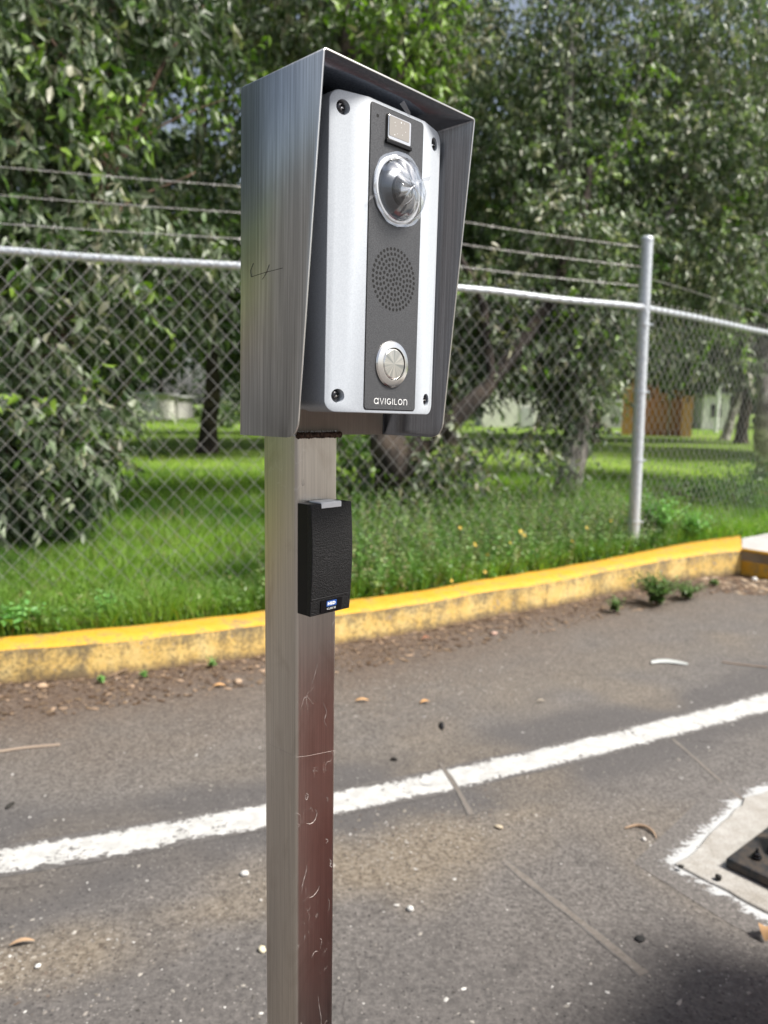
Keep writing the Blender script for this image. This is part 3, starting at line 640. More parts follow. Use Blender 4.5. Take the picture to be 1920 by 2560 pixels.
for px, Yd, lab, s_ in mids:
    b = at(px, 1100, Yd); b.z = .13; H = 9.5 * s_
    tr_ = [b, b + Vector((.1, 0, 2)), b + Vector((-.2, .2, 4)), b + Vector((.1, .1, H - 1))]
    cl = []
    for k in range(22):
        zc = 3.0 + (H - 3.6) * rng.random(); a = rng.random() * 6.28; rad = 2.3 * math.sqrt(rng.random()) * (1.15 - .3 * abs(zc - 5.5) / 4)
        cl.append((b + Vector((rad * math.cos(a) * 1.2, rad * math.sin(a), zc)), (1.1, 1.1, .8), 110))
    for k in range(7):
        a = rng.random() * 6.28; cl.append((b + Vector((2.2 * math.cos(a), 1.8 * math.sin(a), 2.3 + .6 * rng.random())), (.9, .9, .5), 45))
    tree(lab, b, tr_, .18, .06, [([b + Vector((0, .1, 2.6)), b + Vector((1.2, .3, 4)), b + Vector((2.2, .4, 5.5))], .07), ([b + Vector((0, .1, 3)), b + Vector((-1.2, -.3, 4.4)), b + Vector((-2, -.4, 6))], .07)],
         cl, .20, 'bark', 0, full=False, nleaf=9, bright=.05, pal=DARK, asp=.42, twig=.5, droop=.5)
fars = [(-420, 44), (-230, 52), (-60, 46), (110, 54), (250, 47), (400, 58), (540, 44), (690, 55), (840, 49), (990, 57), (1130, 60), (1290, 62), (1420, 58), (1540, 48), (1660, 56), (1790, 47), (1900, 60), (2030, 50), (2200, 56), (2400, 48),
        (30, 72), (330, 74), (620, 76), (900, 73), (1200, 78), (1480, 74), (1760, 77), (2050, 72)]
prev = None
for i, (px, Yd) in enumerate(fars):
    b = at(px, 1060, Yd); b.z = .1
    if i % 5 == 0:
        H = 11; cl = []
        for k in range(16):
            zc = .8 + (H - 1.5) * rng.random(); a = rng.random() * 6.28; rad = 2.4 * math.sqrt(rng.random())
            cl.append((b + Vector((rad * math.cos(a), rad * math.sin(a), zc)), (1.6, 1.5, 1.3), 42))
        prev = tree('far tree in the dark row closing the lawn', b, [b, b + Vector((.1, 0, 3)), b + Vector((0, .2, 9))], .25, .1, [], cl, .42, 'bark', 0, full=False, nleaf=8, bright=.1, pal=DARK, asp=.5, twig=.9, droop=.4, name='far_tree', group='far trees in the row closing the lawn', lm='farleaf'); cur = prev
    else:
        cur = copy_tree(prev); cur.location = b; cur.rotation_euler = (0, 0, rng.random() * 6.28); k = .85 + .35 * rng.random(); cur.scale = (k, k, k)
# low green bush on the lawn, left distance
def bush(label, b, r, n, size, pal, bright=.2, name='bush', cat='bush', group=None, nleaf=8, flat=.6, asp=.42, twig=.2):
    root = empty(name, b, 0, label, cat, group)
    P, D, Nn, Ls, Ws, cols, TW = sprays([(Vector((0, 0, r * flat)), (r, r, r * flat), n)], size, nleaf, .1, pal, bright, asp, twig)
    P[:, 2] = np.abs(P[:, 2])
    V, Fc, cc = leaves_np(P, D, Nn, Ls, Ws, cols, True); tag(link('foliage', npmesh('foliage', V, Fc, cc), M['leaf'], root), kind='stuff')
    mb = MB()
    for k in range(5):
        a = k * 1.3; mb.tube([(0, 0, 0), (r * .3 * math.cos(a), r * .3 * math.sin(a), r * .5), (r * .6 * math.cos(a), r * .6 * math.sin(a), r * flat * 1.3)], [.01 * r + .003, .006 * r + .002, .002], 5)
    mb.build('stems', M['twig'], root); return root
bb = gr(555, 1068, .12); bush('low grey green bush far out on the lawn, just left of the steel post', bb, 1.0, 160, .16, GREY)
bb = gr(880, 1170, .12); bush('leafy shrub on the lawn beside the dark forked trunk', bb, .55, 120, .11, GREEN, .3, twig=.25)
bb = gr(1840, 1285, .12); bush('dark green shrub behind the kerb near the pavement corner', bb, .42, 230, .04, [(3, (.05, .12, .03)), (1, (.09, .18, .04))], .05)
bb = gr(1700, 1270, .12); bush('dull green scrubby shrub between the fence post and the pavement corner', bb, .35, 120, .04, [(3, (.07, .11, .05)), (1, (.12, .12, .07))], .05, flat=.4)

# ------------------------------------------------------------------ grass and weeds
def kerbback(x): return interp_y(KB + KB_EXT, x)
def grass_field(n, y0, y1, hmin, hmax, wd, seed, pal):
    r_ = np.random.default_rng(seed); u = r_.random(n); Yg = 1 / (1 / y0 - u * (1 / y0 - 1 / y1)); Xg = (r_.random(n) - .5) * 2 * (.56 * Yg + .35)
    k = Yg > kerbback(Xg) - .02; Xg = Xg[k]; Yg = Yg[k]; n = len(Xg)
    cl = fbm(Xg, Yg, 3.0, seed + 1); hh = (hmin + (hmax - hmin) * r_.random(n) * (0.4 + 1.0 * cl)); keep = cl > .25
    far = np.clip((Yg - 8) / 15, 0, 1)
    wx = wd * (1 + Yg / 6); a = r_.random(n) * 6.28; S = np.stack([np.cos(a), np.sin(a), 0 * a], 1) * (wx / 2)[:, None]
    lean = r_.normal(0, .45, (n, 2)) * hh[:, None]; z0 = np.full(n, .118)
    B = np.stack([Xg, Yg, z0], 1); Mi = B + np.stack([lean[:, 0] * .35, lean[:, 1] * .35, hh * .6], 1); T = B + np.stack([lean[:, 0], lean[:, 1], hh], 1)
    V = np.stack([B - S, B + S, Mi + S * .7, Mi - S * .7, T], 1).reshape(-1, 3)[:]; b = (np.arange(n) * 5)[:, None]
    patch = np.clip((fbm(Xg, Yg, .9, 77) - .5) * 2.2 + .5, 0, 1); c = np.array(pal[0]) * (1 - patch[:, None]) + np.array(pal[1]) * patch[:, None]
    c = c * (.7 + .6 * r_.random((n, 1))); dry = r_.random(n) < .05 + .25 * np.clip(fbm(Xg, Yg, 1.4, 90) - .6, 0, 1) * 3; c[dry] = np.array([.22, .18, .08]) * (.7 + .5 * r_.random((dry.sum(), 1)))
    return V, b + np.array([0, 1, 2, 3]), b + np.array([3, 2, 4]), np.repeat(c, 5, 0)
Vs = []; Q = []; T_ = []; Cc = []; off = 0
for args in ((210000, 3.1, 11, .03, .19, .0034, 1, ((.065, .16, .02), (.25, .40, .055))), (90000, 8, 60, .04, .13, .004, 2, ((.16, .30, .03), (.42, .56, .07)))):  # far field's palette lightened: sunlight on the middle lawn put into the colour
    V, q, t3, c = grass_field(*args); Vs.append(V); Q.append(q + off); T_.append(t3 + off); Cc.append(c); off += len(V)
tag(link('grass', npmesh('grass', np.concatenate(Vs), [np.concatenate(Q), np.concatenate(T_)], np.concatenate(Cc)), M['grass']), kind='stuff', label='lush green grass of the lawn and verge behind the kerb')

def weed_mass(n, xr, dmin, dmax, hmax, seed, pal, lsz=(.018, .04), hfun=None):
    r_ = np.random.default_rng(seed); xs = r_.uniform(*xr, n); ys = kerbback(xs) + dmin + (dmax - dmin) * r_.random(n) ** 1.4
    Pl = []; Dl = []; Ll = []; cl = []
    for x, y in zip(xs, ys):
        h = hmax * (.35 + .65 * r_.random()) * (hfun(x, y) if hfun else 1); k = int(7 + h * 40); t = (np.arange(k) + .5) / k; lean = r_.normal(0, .2, 2) * h
        p = np.stack([x + lean[0] * t, y + lean[1] * t, .12 + h * t], 1); a = np.arange(k) * 2.4 + r_.random() * 6
        d = np.stack([np.cos(a), np.sin(a), .35 + .3 * r_.normal(size=k)], 1); Pl.append(p); Dl.append(d); Ll.append(r_.uniform(*lsz, k) * (1.25 - .7 * t))
        c = np.array(pal[r_.integers(len(pal))]); cl.append(c * (.75 + .5 * r_.random((k, 1))))
    P = np.concatenate(Pl); D = np.concatenate(Dl); Ls = np.concatenate(Ll); c = np.concatenate(cl)
    V, Fc, cc = leaves_np(P, D, np.tile([0, 0, 1.], (len(P), 1)) + rng.normal(0, .3, P.shape), Ls, Ls * .5, c, True)
    return npmesh('weeds', V, Fc, cc)
WG = [(.14, .28, .06), (.09, .20, .04), (.13, .26, .06), (.07, .15, .03), (.24, .34, .14), (.11, .22, .035), (.22, .20, .10), (.30, .38, .16)]
tag(link('weeds', weed_mass(3600, (-.6, 2.1), .0, 1.9, .46, 5, WG, (.016, .045), lambda x, y: .45 + .55 * min(1, (y - float(kerbback(x))) / .4)), M['leaf']), kind='stuff', label='tangled flowering weeds on the verge behind the kerb, right of the post')
tag(link('weeds', weed_mass(1500, (-2.6, -.5), .0, 1.5, .13, 6, WG, (.015, .045)), M['leaf']), kind='stuff', label='low broadleaf weeds on the verge at the left')
tag(link('weeds', weed_mass(420, (1.2, 3.6), -.01, 1.0, .15, 8, [(.07, .16, .03), (.05, .12, .03), (.10, .2, .04)], (.015, .04)), M['leaf']), kind='stuff', label='low weeds on the verge right of the fence post')

tag(link('weeds', weed_mass(800, (-.6, 2.2), .1, 1.6, .52, 12, [(.30, .26, .13), (.24, .25, .10), (.34, .36, .16), (.20, .14, .09)], (.008, .02)), M['leaf']), kind='stuff', label='tall drying seed stems standing among the verge weeds')
tag(link('weeds', weed_mass(500, (-2.2, -.6), .25, 1.1, .10, 13, [(.30, .24, .14), (.22, .17, .10), (.16, .28, .07)], (.02, .05)), M['leaf']), kind='stuff', label='straw coloured dead leaves in the grass at the left')
def kb(x, d): return (x, float(kerbback(x)) + d, .12)
def plant(label, loc, h, nst, lsz, cols, seed, name='weed_plant', cat='plant', group=None, spread=.5, flower=None):
    r_ = np.random.default_rng(seed); root = empty(name, loc, 0, label, cat, group); mb = MB(); Pl = []; Dl = []; Ll = []
    for s_ in range(nst):
        a = r_.random() * 6.28; hh = h * (.6 + .4 * r_.random()); tip = np.array([math.cos(a) * spread * h * r_.random(), math.sin(a) * spread * h * r_.random(), hh])
        pts = [tip * t * np.array([t, t, 1]) for t in (0.01, .35, .7, 1)]; mb.tube([Vector(p) for p in pts], [.002, .0017, .0013, .0008], 5)
        k = int(8 + hh * 30)
        for i in range(k):
            t = .12 + .88 * i / k; Pl.append(tip * t * np.array([t, t, 1])); b_ = i * 2.4 + r_.random(); Dl.append([math.cos(b_), math.sin(b_), .3 + .3 * r_.normal()]); Ll.append(lsz * (1.2 - .65 * t) * (.8 + .4 * r_.random()))
    mb.build('stems', M['twig'], root)
    P = np.array(Pl); Ls = np.array(Ll); c = np.array(cols)[r_.integers(0, len(cols), len(P))] * (.8 + .4 * r_.random((len(P), 1)))
    V, Fc, cc = leaves_np(P, np.array(Dl), np.tile([0, 0, 1.], (len(P), 1)) + r_.normal(0, .25, P.shape), Ls, Ls * .5, c, True)
    tag(link('foliage', npmesh('foliage', V, Fc, cc), M['leaf'], root), kind='stuff'); return root
BG = [(.18, .40, .10), (.25, .48, .15), (.13, .32, .08)]
plant('bright green feathery weed growing at the foot of the galvanised fence post, right side', kb(2.06, .20), .46, 60, .058, BG, 1, spread=.8)
plant('bright weed spilling over the kerb just right of the fence post foot', kb(2.42, .12), .30, 44, .05, BG, 2, spread=1.0)
plant('round leaved bright weed overhanging the kerb top at the left edge', kb(-1.62, .05), .17, 34, .055, BG, 3, spread=1.2)
plant('pale green weed behind the kerb, second from the left edge', kb(-1.28, .12), .17, 18, .04, BG, 4, spread=.9)
KG = [(.10, .20, .05), (.14, .24, .07)]
plant('largest weed tuft at the foot of the yellow kerb, below the fence post', (*gr(1640, 1512)[:2], 0),   .20, 80, .038, KG, 10, spread=1.1)
plant('small weed at the kerb foot just left of the largest tuft', (*gr(1535, 1530)[:2], 0), .10, 16, .028, KG, 11, spread=.9)
plant('small weed at the kerb foot close to the pavement corner', (*gr(1785, 1465)[:2], 0), .05, 8, .03, KG, 12, spread=1)
plant('weed spreading right of the largest kerb foot tuft', (*gr(1715, 1498)[:2], 0), .12, 50, .03, KG, 16, spread=1.6)
plant('tiny weed at the kerb foot just left of the steel post', (*gr(530, 1668)[:2], 0), .05, 6, .02, BG, 13, spread=.8)
plant('tiny weed at the kerb foot midway between left edge and post', (*gr(358, 1692)[:2], 0), .035, 6, .018, BG, 14, spread=.9)
plant('tiny weed at the foot of the left part of the kerb', (*gr(252, 1705)[:2], 0), .03, 5, .018, BG, 15, spread=.9)
# yellow flowers
def flower(label, loc, s_):
    root = empty('yellow_wildflower', loc, 0, label, 'flower', 'small yellow flowers scattered in the weeds'); h = loc[2] - .12
    mb = MB(); mb.tube([(0, 0, -h), (.01, 0, -h * .4), (0, 0, 0)], [.002, .0016, .0012], 5); mb.build('stem', M['twig'], root)
    mb = MB()
    for k in range(9):
        a = k * 6.283 / 9; c_, s2 = math.cos(a), math.sin(a); r_ = s_; w_ = s_ * .32
        up = .25 * s_
        mb.add([(0, 0, .001), (c_ * r_ * .5 - s2 * w_ * .5, -.2 * s_ + s2 * r_ * .5 + c_ * w_ * .5, up * .5), (c_ * r_, s2 * r_, up), (c_ * r_ * .5 + s2 * w_ * .5, s2 * r_ * .5 - c_ * w_ * .5, up * .5)], [(0, 1, 2, 3)])
    mb.lathe([(.001, -.003), (s_ * .3, -.002), (s_ * .35, .004), (s_ * .15, .009)], 8); o = mb.build('flower_head', M['yellow'], root); o.rotation_euler = (.9, .2, rng.random())
fl = [(1187, 1362, 4.6, .018, 'near the reader'), (1302, 1330, 4.8, .02, ''), (1310, 1338, 4.75, .018, ''), (1275, 1358, 4.7, .013, ''), (1277, 1400, 4.5, .02, ''), (1262, 1412, 4.45, .015, ''), (1219, 1388, 4.5, .013, ''), (1213, 1430, 4.35, .013, ''), (1129, 1452, 4.15, .012, ''), (1484, 1380, 4.9, .016, ''), (1430, 1353, 4.95, .014, ''), (1526, 1303, 5.3, .013, ''), (1468, 1320, 5.2, .013, ''), (1150, 1320, 4.8, .015, '')]
fl_lab = ['yellow flower above the kerb, leftmost of the mid height blooms', 'upper left bloom of the highest pair of yellow flowers', 'lower right bloom of the highest pair of yellow flowers', 'small yellow flower under the highest pair', 'largest yellow flower low in the weeds at centre right', 'yellow flower touching the largest bloom on its lower left', 'small pale yellow flower left of the largest bloom', 'small yellow flower close above the kerb below the leftmost bloom', 'lowest yellow flower, almost on the kerb top',
          'yellow flower nearest the fence post on its left, low', 'yellow flower half way between the highest pair and the fence post', 'faint yellow flower close beside the fence post', 'faint yellow flower under the pale tree trunk', 'faint yellow flower high in the weeds at the left']
for (px, py, Yd, s_, _), lab in zip(fl, fl_lab):
    Yd = float(kerbback(at(px, py, Yd * .88).x)) + .24
    while at(px, py, Yd).z < .19 and Yd > 3: Yd -= .03
    p = at(px, py, Yd); flower(lab, p, s_ * 1.1)

# ------------------------------------------------------------------ loose litter, stones
def scatter(n, fpos, size, cols, name, label, m, seed, flat=.35):
    r_ = np.random.default_rng(seed); Vs = []; Fs = []; cs = []; base = np.array([(1, 0, 0), (.3, .9, 0), (-.8, .6, 0), (-.7, -.7, 0), (.4, -.9, 0), (0, 0, 1.)])
    F6 = np.array([(0, 1, 5), (1, 2, 5), (2, 3, 5), (3, 4, 5), (4, 0, 5)])
    P = fpos(n, r_); k = len(P); a = r_.random(k) * 6.28; s_ = size[0] * (size[1] / size[0]) ** (r_.random(k) ** 2.2); el = 1 + r_.random(k)
    c_, n_ = np.cos(a), np.sin(a); bb_ = base[None] * (1 + .25 * r_.normal(size=(k, 6, 1))) * s_[:, None, None]; bb_[:, :, 0] *= el[:, None]; bb_[:, :, 2] *= flat
    V = np.stack([bb_[:, :, 0] * c_[:, None] - bb_[:, :, 1] * n_[:, None], bb_[:, :, 0] * n_[:, None] + bb_[:, :, 1] * c_[:, None], bb_[:, :, 2]], 2) + P[:, None, :]
    f = (np.arange(k) * 6)[:, None, None] + F6[None]; cc = np.array(cols)[r_.integers(0, len(cols), k)] * (.7 + .6 * r_.random((k, 1)))
    return tag(link(name, npmesh(name, V.reshape(-1, 3), [f.reshape(-1, 3)], np.repeat(cc, 6, 0)), M[m]), kind='stuff', label=label)
def zs(xy): return np.array([zroad(x, y) for x, y in xy])
def pos_kerb(n, r_):
    x = r_.uniform(-2.5, 2.9, n); y = interp_y(KF, x) - .0 - .42 * r_.random(n) ** 1.8; xy = np.stack([x, y], 1); return np.column_stack([xy, zs(xy) + .003])
def pos_road(n, r_):
    y = 1.25 + 3.8 * r_.random(n) ** 1.3; x = (r_.random(n) - .5) * 1.3 * y; k = y < interp_y(KF, x); xy = np.stack([x[k], y[k]], 1); return np.column_stack([xy, zs(xy) + .0005])
def pos_corner(n, r_):
    x = 2.2 + .5 * r_.random(n); y = 4.75 + .5 * r_.random(n); xy = np.stack([x, y], 1); return np.column_stack([xy, zs(xy) + .004])
scatter(5200, pos_kerb, (.003, .014), [(.10, .065, .042), (.17, .12, .08), (.07, .045, .03), (.28, .2, .14)], 'leaf_litter', 'brown leaf litter and dirt gathered along the foot of the kerb', 'litter', 1, .25)
scatter(240, pos_corner, (.008, .028), [(.26, .19, .13), (.34, .27, .2), (.15, .10, .07)], 'leaf_litter', 'dry leaves heaped near the pavement corner', 'litter', 2, .4)
scatter(2400, pos_road, (.0012, .0048), [(.30, .28, .25), (.22, .20, .18), (.07, .065, .06), (.12, .11, .10), (.46, .45, .43)], 'gravel', 'fine pale grit scattered over the asphalt', 'stone', 3, .6)
def pos_patch(n, r_):
    x = r_.normal(.15, .33, n); y = 2.93 + .45 * x + r_.normal(0, .14, n); x2 = r_.normal(.12, .2, n // 2); y2 = 1.9 + .38 * x2 + r_.normal(0, .07, n // 2)
    x = np.concatenate([x, x2, r_.normal(-.85, .15, n // 3)]); y = np.concatenate([y, y2, r_.normal(1.42, .06, n // 3)]); xy = np.stack([x, y], 1); return np.column_stack([xy, zs(xy) + .0004])
scatter(1500, pos_patch, (.0012, .0045), [(.26, .235, .20), (.2, .175, .145), (.13, .10, .08), (.34, .32, .29)], 'gravel', 'loose pale grit gathered in patches on the road right of the post', 'stone', 9, .6)
def stone(name, label, cat, loc, size, col, seed, flat=.6, m='stone', group=None):
    bm = bmesh.new(); bmesh.ops.create_icosphere(bm, subdivisions=2, radius=1)
    for v in bm.verts:
        k = 1 + .35 * mnoise.noise(v.co * 1.6 + Vector((seed, 0, 0))); v.co = Vector((v.co.x * size[0] * k, v.co.y * size[1] * k, (v.co.z * size[2] * k)))
    me = bpy.data.meshes.new(name); bm.to_mesh(me); bm.free(); a = me.color_attributes.new('Col', 'FLOAT_COLOR', 'POINT')
    a.data.foreach_set('color', np.tile([*col, 1], len(me.vertices)).astype(np.float32))
    o = link(name, me, M[m], None, True); o.location = loc; o.rotation_euler = (0, 0, seed); return tag(o, label, cat, group)
def rd(px, py, dz=.004): p = gr(px, py); return (p.x, p.y, zroad(p.x, p.y) + dz)
stone('white_stone', 'round white pebble on the asphalt, bottom centre, right of the post', 'stone', rd(1026, 2272), (.008, .008, .006), (.6, .6, .57), 1)
stone('white_stone', 'pale pebble touching the left edge of the post near the bottom', 'stone', rd(655, 2372), (.010, .008, .006), (.68, .62, .45), 2)
stone('white_stone', 'white stone left of the post, under the white line', 'stone', rd(612, 2183), (.013, .010, .006), (.55, .54, .52), 3)
stone('white_stone', 'brightest small white pebble, bottom left', 'stone', rd(95, 2414), (.006, .005, .004), (.75, .75, .72), 4)
stone('white_stone', 'white pebble beside the curled seed pod', 'stone', rd(1610, 2100), (.007, .006, .005), (.62, .6, .57), 5)
stone('white_stone', 'white scrap by the pavement corner at the right edge', 'stone', rd(1886, 1450, .012), (.02, .016, .014), (.8, .8, .78), 6)
stone('brown_stone', 'buff stone at the kerb foot at the left', 'stone', rd(105, 1717, .008), (.02, .014, .012), (.42, .3, .2), 7)
stone('brown_stone', 'buff stone on the dirt left of the steel post', 'stone', rd(595, 1705, .008), (.02, .016, .01), (.40, .29, .2), 8)
stone('brown_stone', 'tan chip in the dusty patch on the asphalt beside the groove', 'stone', rd(1247, 2068, .005), (.013, .008, .004), (.45, .38, .28), 9)
stone('brown_stone', 'pinkish stone at the kerb foot right of centre', 'stone', rd(1235, 1585, .008), (.018, .014, .01), (.5, .33, .26), 10)
stone('asphalt_lump', 'black lump above the white line right of the post', 'stone', rd(1105, 1815, .005), (.03, .008, .01), (.02, .02, .022), 11)
stone('asphalt_lump', 'small black lump just above the white line near the groove', 'stone', rd(985, 1898, .004), (.012, .008, .006), (.02, .018, .016), 12)
stone('asphalt_lump', 'dark square chip low on the asphalt at the right', 'stone', rd(1600, 2346, .003), (.012, .011, .003), (.028, .028, .028), 13)
stone('asphalt_lump', 'dark lump left above the white line at the left edge', 'stone', rd(25, 2013, .004), (.018, .008, .006), (.03, .028, .025), 14)
def dryleaf(label, loc, Ln, W, col, rz, lift=.006):
    n = 9; V = []; 
    for i in range(n):
        t = i / (n - 1); ww = W * math.sin(math.pi * (.04 + .92 * t)) ** .8 / 2; z_ = lift * math.sin(math.pi * t) + .002
        V += [(Ln * (t - .5), -ww, z_ + .3 * ww), (Ln * (t - .5), 0, z_), (Ln * (t - .5), ww, z_ + .35 * ww)]
    me = npmesh('dry_leaf', V, [gridfaces(n, 3)], np.tile(col, (n * 3, 1))); o = link('dry_leaf', me, M['litter'], None, True); o.location = loc; o.rotation_euler = (0, 0, rz); return tag(o, label, 'leaf')
dryleaf('orange dry leaf on the asphalt just right of the post', rd(905, 1752), .055, .016, (.62, .36, .16), .1)
dryleaf('short orange dry leaf, second to the right of the post', rd(1062, 1757), .04, .018, (.62, .34, .14), .3)
dryleaf('orange dry leaf on the dirt left of the post', rd(548, 1715), .05, .02, (.62, .35, .15), .2)
dryleaf('brown dry leaf at the bottom left edge of the road', rd(55, 2360), .05, .012, (.4, .27, .17), .35)
dryleaf('pale dry leaf far right near the white line', rd(1352, 1757), .035, .01, (.42, .36, .28), .1)
dryleaf('reddish leaves at the kerb foot right of centre', rd(1065, 1600), .05, .02, (.42, .18, .11), .2, .015)
dryleaf('brown curled leaf at the far right lower edge of the concrete pad', rd(1912, 2340), .04, .03, (.40, .25, .13), 1.2, .02)
pp = [Vector(rd(1562, 2072, .004)), Vector(rd(1590, 2066, .006)), Vector(rd(1615, 2072, .008)), Vector(rd(1633, 2084, .006)), Vector(rd(1641, 2098, .004))]
mb = MB(); P = smooth_poly(pp, 5); mb.tube(P, [.0012 + .0035 * math.sin(math.pi * min(1, (i + 1) / len(P) * 1.05)) for i in range(len(P))], 7)
tag(mb.build('seed_pod', mat('dry_pod', (.33, .23, .15), .7), smooth=True), 'thin curled brown seed pod lying on the asphalt', 'seed pod')
def stick(label, pts, r_, col):
    mb = MB(); mb.tube(smooth_poly(pts, 5), r_, 5); tag(mb.build('stick', mat('stick', col, .8), smooth=True), label, 'stick')
stick('thin straight pale twig on the asphalt at the right edge', [rd(1805, 1655, .006), rd(1860, 1662, .006), rd(1920, 1668, .006)], .003, (.3, .22, .16))
stick('long thin brown stem lying against the foot of the kerb', [rd(270, 1695, .012), rd(330, 1678, .02), rd(400, 1670, .012)], .003, (.25, .17, .11))
stick('pale sandy stem lying on the road at the left edge', [rd(-10, 1880, .003), rd(60, 1870, .004), rd(150, 1862, .003)], .006, (.3, .235, .18))
# grey plastic scrap
P0 = Vector(rd(1670, 1656, .004)); V = []
for i in range(11):
    t = i / 10; x = (t - .5) * .16; wv = .022 * math.sin(math.pi * (.12 + .85 * t)); y = .035 * math.sin(t * 3.4) - .02
    V += [(x, y - wv, .002), (x, y, .012), (x, y + wv, .004)]
o = link('plastic_scrap', npmesh('plastic_scrap', V, [gridfaces(11, 3)]), M['plasticbit'], None, True); o.location = P0; o.rotation_euler = (0, 0, -.1); tag(o, 'curved grey plastic scrap lying on the dusty asphalt below the kerb', 'scrap')

# ------------------------------------------------------------------ barrier base on its pad, right edge
pad = [Vector((*q, 0)) for q in ((.765, 1.81), (1.10, 2.15), (1.75, 2.55), (1.9, 1.6), (1.35, 1.2), (1.07, 1.47), (.905, 1.63))]
cen = sum(pad, Vector()) / len(pad)
def padstrip(inner, outer, m, name, dz):
    A = []
    n = len(inner)
    for i in range(n + 1):
        A.append(inner[i % n])
    B = [outer[i % n] for i in range(n + 1)]; V = []; E = []
    AA = []; BB = []
    for i in range(n):
        for k in range(8): AA.append(A[i].lerp(A[i + 1], k / 8)); BB.append(B[i].lerp(B[i + 1], k / 8))
    AA.append(A[-1]); BB.append(B[-1])
    for a, b in zip(AA, BB):
        for k in range(6): p = a.lerp(b, k / 5); V.append((p.x, p.y, zroad(p.x, p.y) + dz)); E.append(1 - k / 5)
    return tag(link(name, npmesh(name, V, [gridfaces(len(AA), 6)], attrs={'edge': E, 'tone': [0] * len(V), 'dust': [0] * len(V)}), m, None, True), kind='structure')
padstrip([cen + (p - cen) * .97 for p in pad], [p + (p - cen).normalized() * .11 for p in pad], M['overpaint'], 'white_paint_overspill', .0009)
mb = MB(); 
pe = []
for i_ in range(len(pad)):
    a_, b_ = pad[i_], pad[(i_ + 1) % len(pad)]
    for k_ in range(10):
        p_ = a_.lerp(b_, k_ / 10); p_ += (p_ - cen).normalized() * mnoise.noise(p_ * 13) * .018; pe.append((p_.x, p_.y))
mb.prism(pe, -.02, .005); o = mb.build('barrier_pad', M['pad'], bevel=.004); tag(o, kind='structure')
root = empty('barrier_gate_base', (.88, 1.795, .005), R(40), 'dusty black steel barrier gate base with bolts on the concrete pad at the right edge', 'barrier base')
# local x along the long edge away up right, local -y toward lower right
Mx = Matrix.Identity(4)
mb = MB(); mb.box((.25, -.20, .014), (.50, .40, .024)); mb.build('base_plate', M['basemetal'], root, bevel=.004)
mb = MB(); mb.box((.36, -.27, .04), (.28, .26, .028)); mb.build('plinth', M['basemetal'], root, bevel=.004)
mb = MB(); mb.prism([(0, 0), (.10, 0), (.10, .09)], -.005, .005, Matrix.Translation((.10, -.06, .03)) @ Matrix.Rotation(R(90), 4, 'X')); mb.build('gusset', M['black'], root)
mb = MB(); mb.box((.36, -.27, .40), (.26, .26, .66)); 
for bx_, by_ in ((.06, -.05), (.06, -.30), (.42, -.05)):
    q = MB(); q.lathe([(.013, 0), (.013, .003)], 16, Matrix.Translation((bx_, by_, .03))); q.lathe([(.009, .003), (.009, .011), (.007, .012)], 6, Matrix.Translation((bx_, by_, .03))); q.lathe([(.004, .012), (.004, .022)], 10, Matrix.Translation((bx_, by_, .03))); q.build('bolt', M['screw'], root)
stone('dark_stone', 'black pebble on the concrete pad in front of the black base plate', 'stone', (*gr(1795, 2205)[:2], .013), (.009, .008, .007), (.025, .024, .022), 21)
stone('dark_stone', 'black pebble on the left tip of the concrete pad', 'stone', (*gr(1701, 2176)[:2], .011), (.008, .006, .005), (.03, .028, .025), 22)

# ------------------------------------------------------------------ fence
PK = Vector((-.52, 4.15, 0)); PP = Vector((1.80, 5.42, 0)); PR = Vector((3.62, 7.12, 0)); PR2 = Vector((6.8, 10.1, 0)); PL = Vector((-3.45, 3.29, 0))
RAILZ = 1.85
fence = empty('chain_link_fence', (0, 0, .12), 0, 'galvanised chain link fence with top rail and three strands of barbed wire behind the kerb', 'fence')
def fz(p, z_): return Vector((p.x, p.y, z_ - .12))
def post(p, lean, label):
    q = MB(); t_ = p + Vector((lean, 0, 0)); q.tube([fz(p, .08), fz(t_, 2.31)], .040, 20, cap=True); o = q.build('fence_post', M['galv'], fence, smooth=True, ang=60)
    if label: o['label'] = label
    c = MB(); c.lathe([(.043, 0), (.043, .018), (.036, .030), (.015, .037)], 20, Matrix.Translation(fz(t_, 2.295))); cc = c.build('post_cap', M['galv'], o, smooth=True, ang=50)
    for z_ in (1.74, 1.28, .80, .36):
        k = (z_ - .08) / 2.23; pc = p.lerp(t_, k); b = MB(); b.lathe([(.0425, -.011), (.0445, 0), (.0425, .011)], 20, Matrix.Translation(fz(pc, z_))); b.box((pc.x + .053, pc.y - .012, z_ - .12), (.02, .012, .016)); b.build('tension_band', M['galv'], o, smooth=True, ang=50)
post(PP, -.035, 'tall galvanised corner post, right'); post(PK, 0, None); post(PR2, 0, None); post(PL, 0, None)
def rail(a, b):
    d = (b - a).normalized(); q = MB(); n = 12; q.tube([fz(a.lerp(b, i / n), RAILZ + .004 * math.sin(i * 1.3)) for i in range(n + 1)], .0205, 14); q.build('top_rail', M['galv'], fence, smooth=True, ang=60)
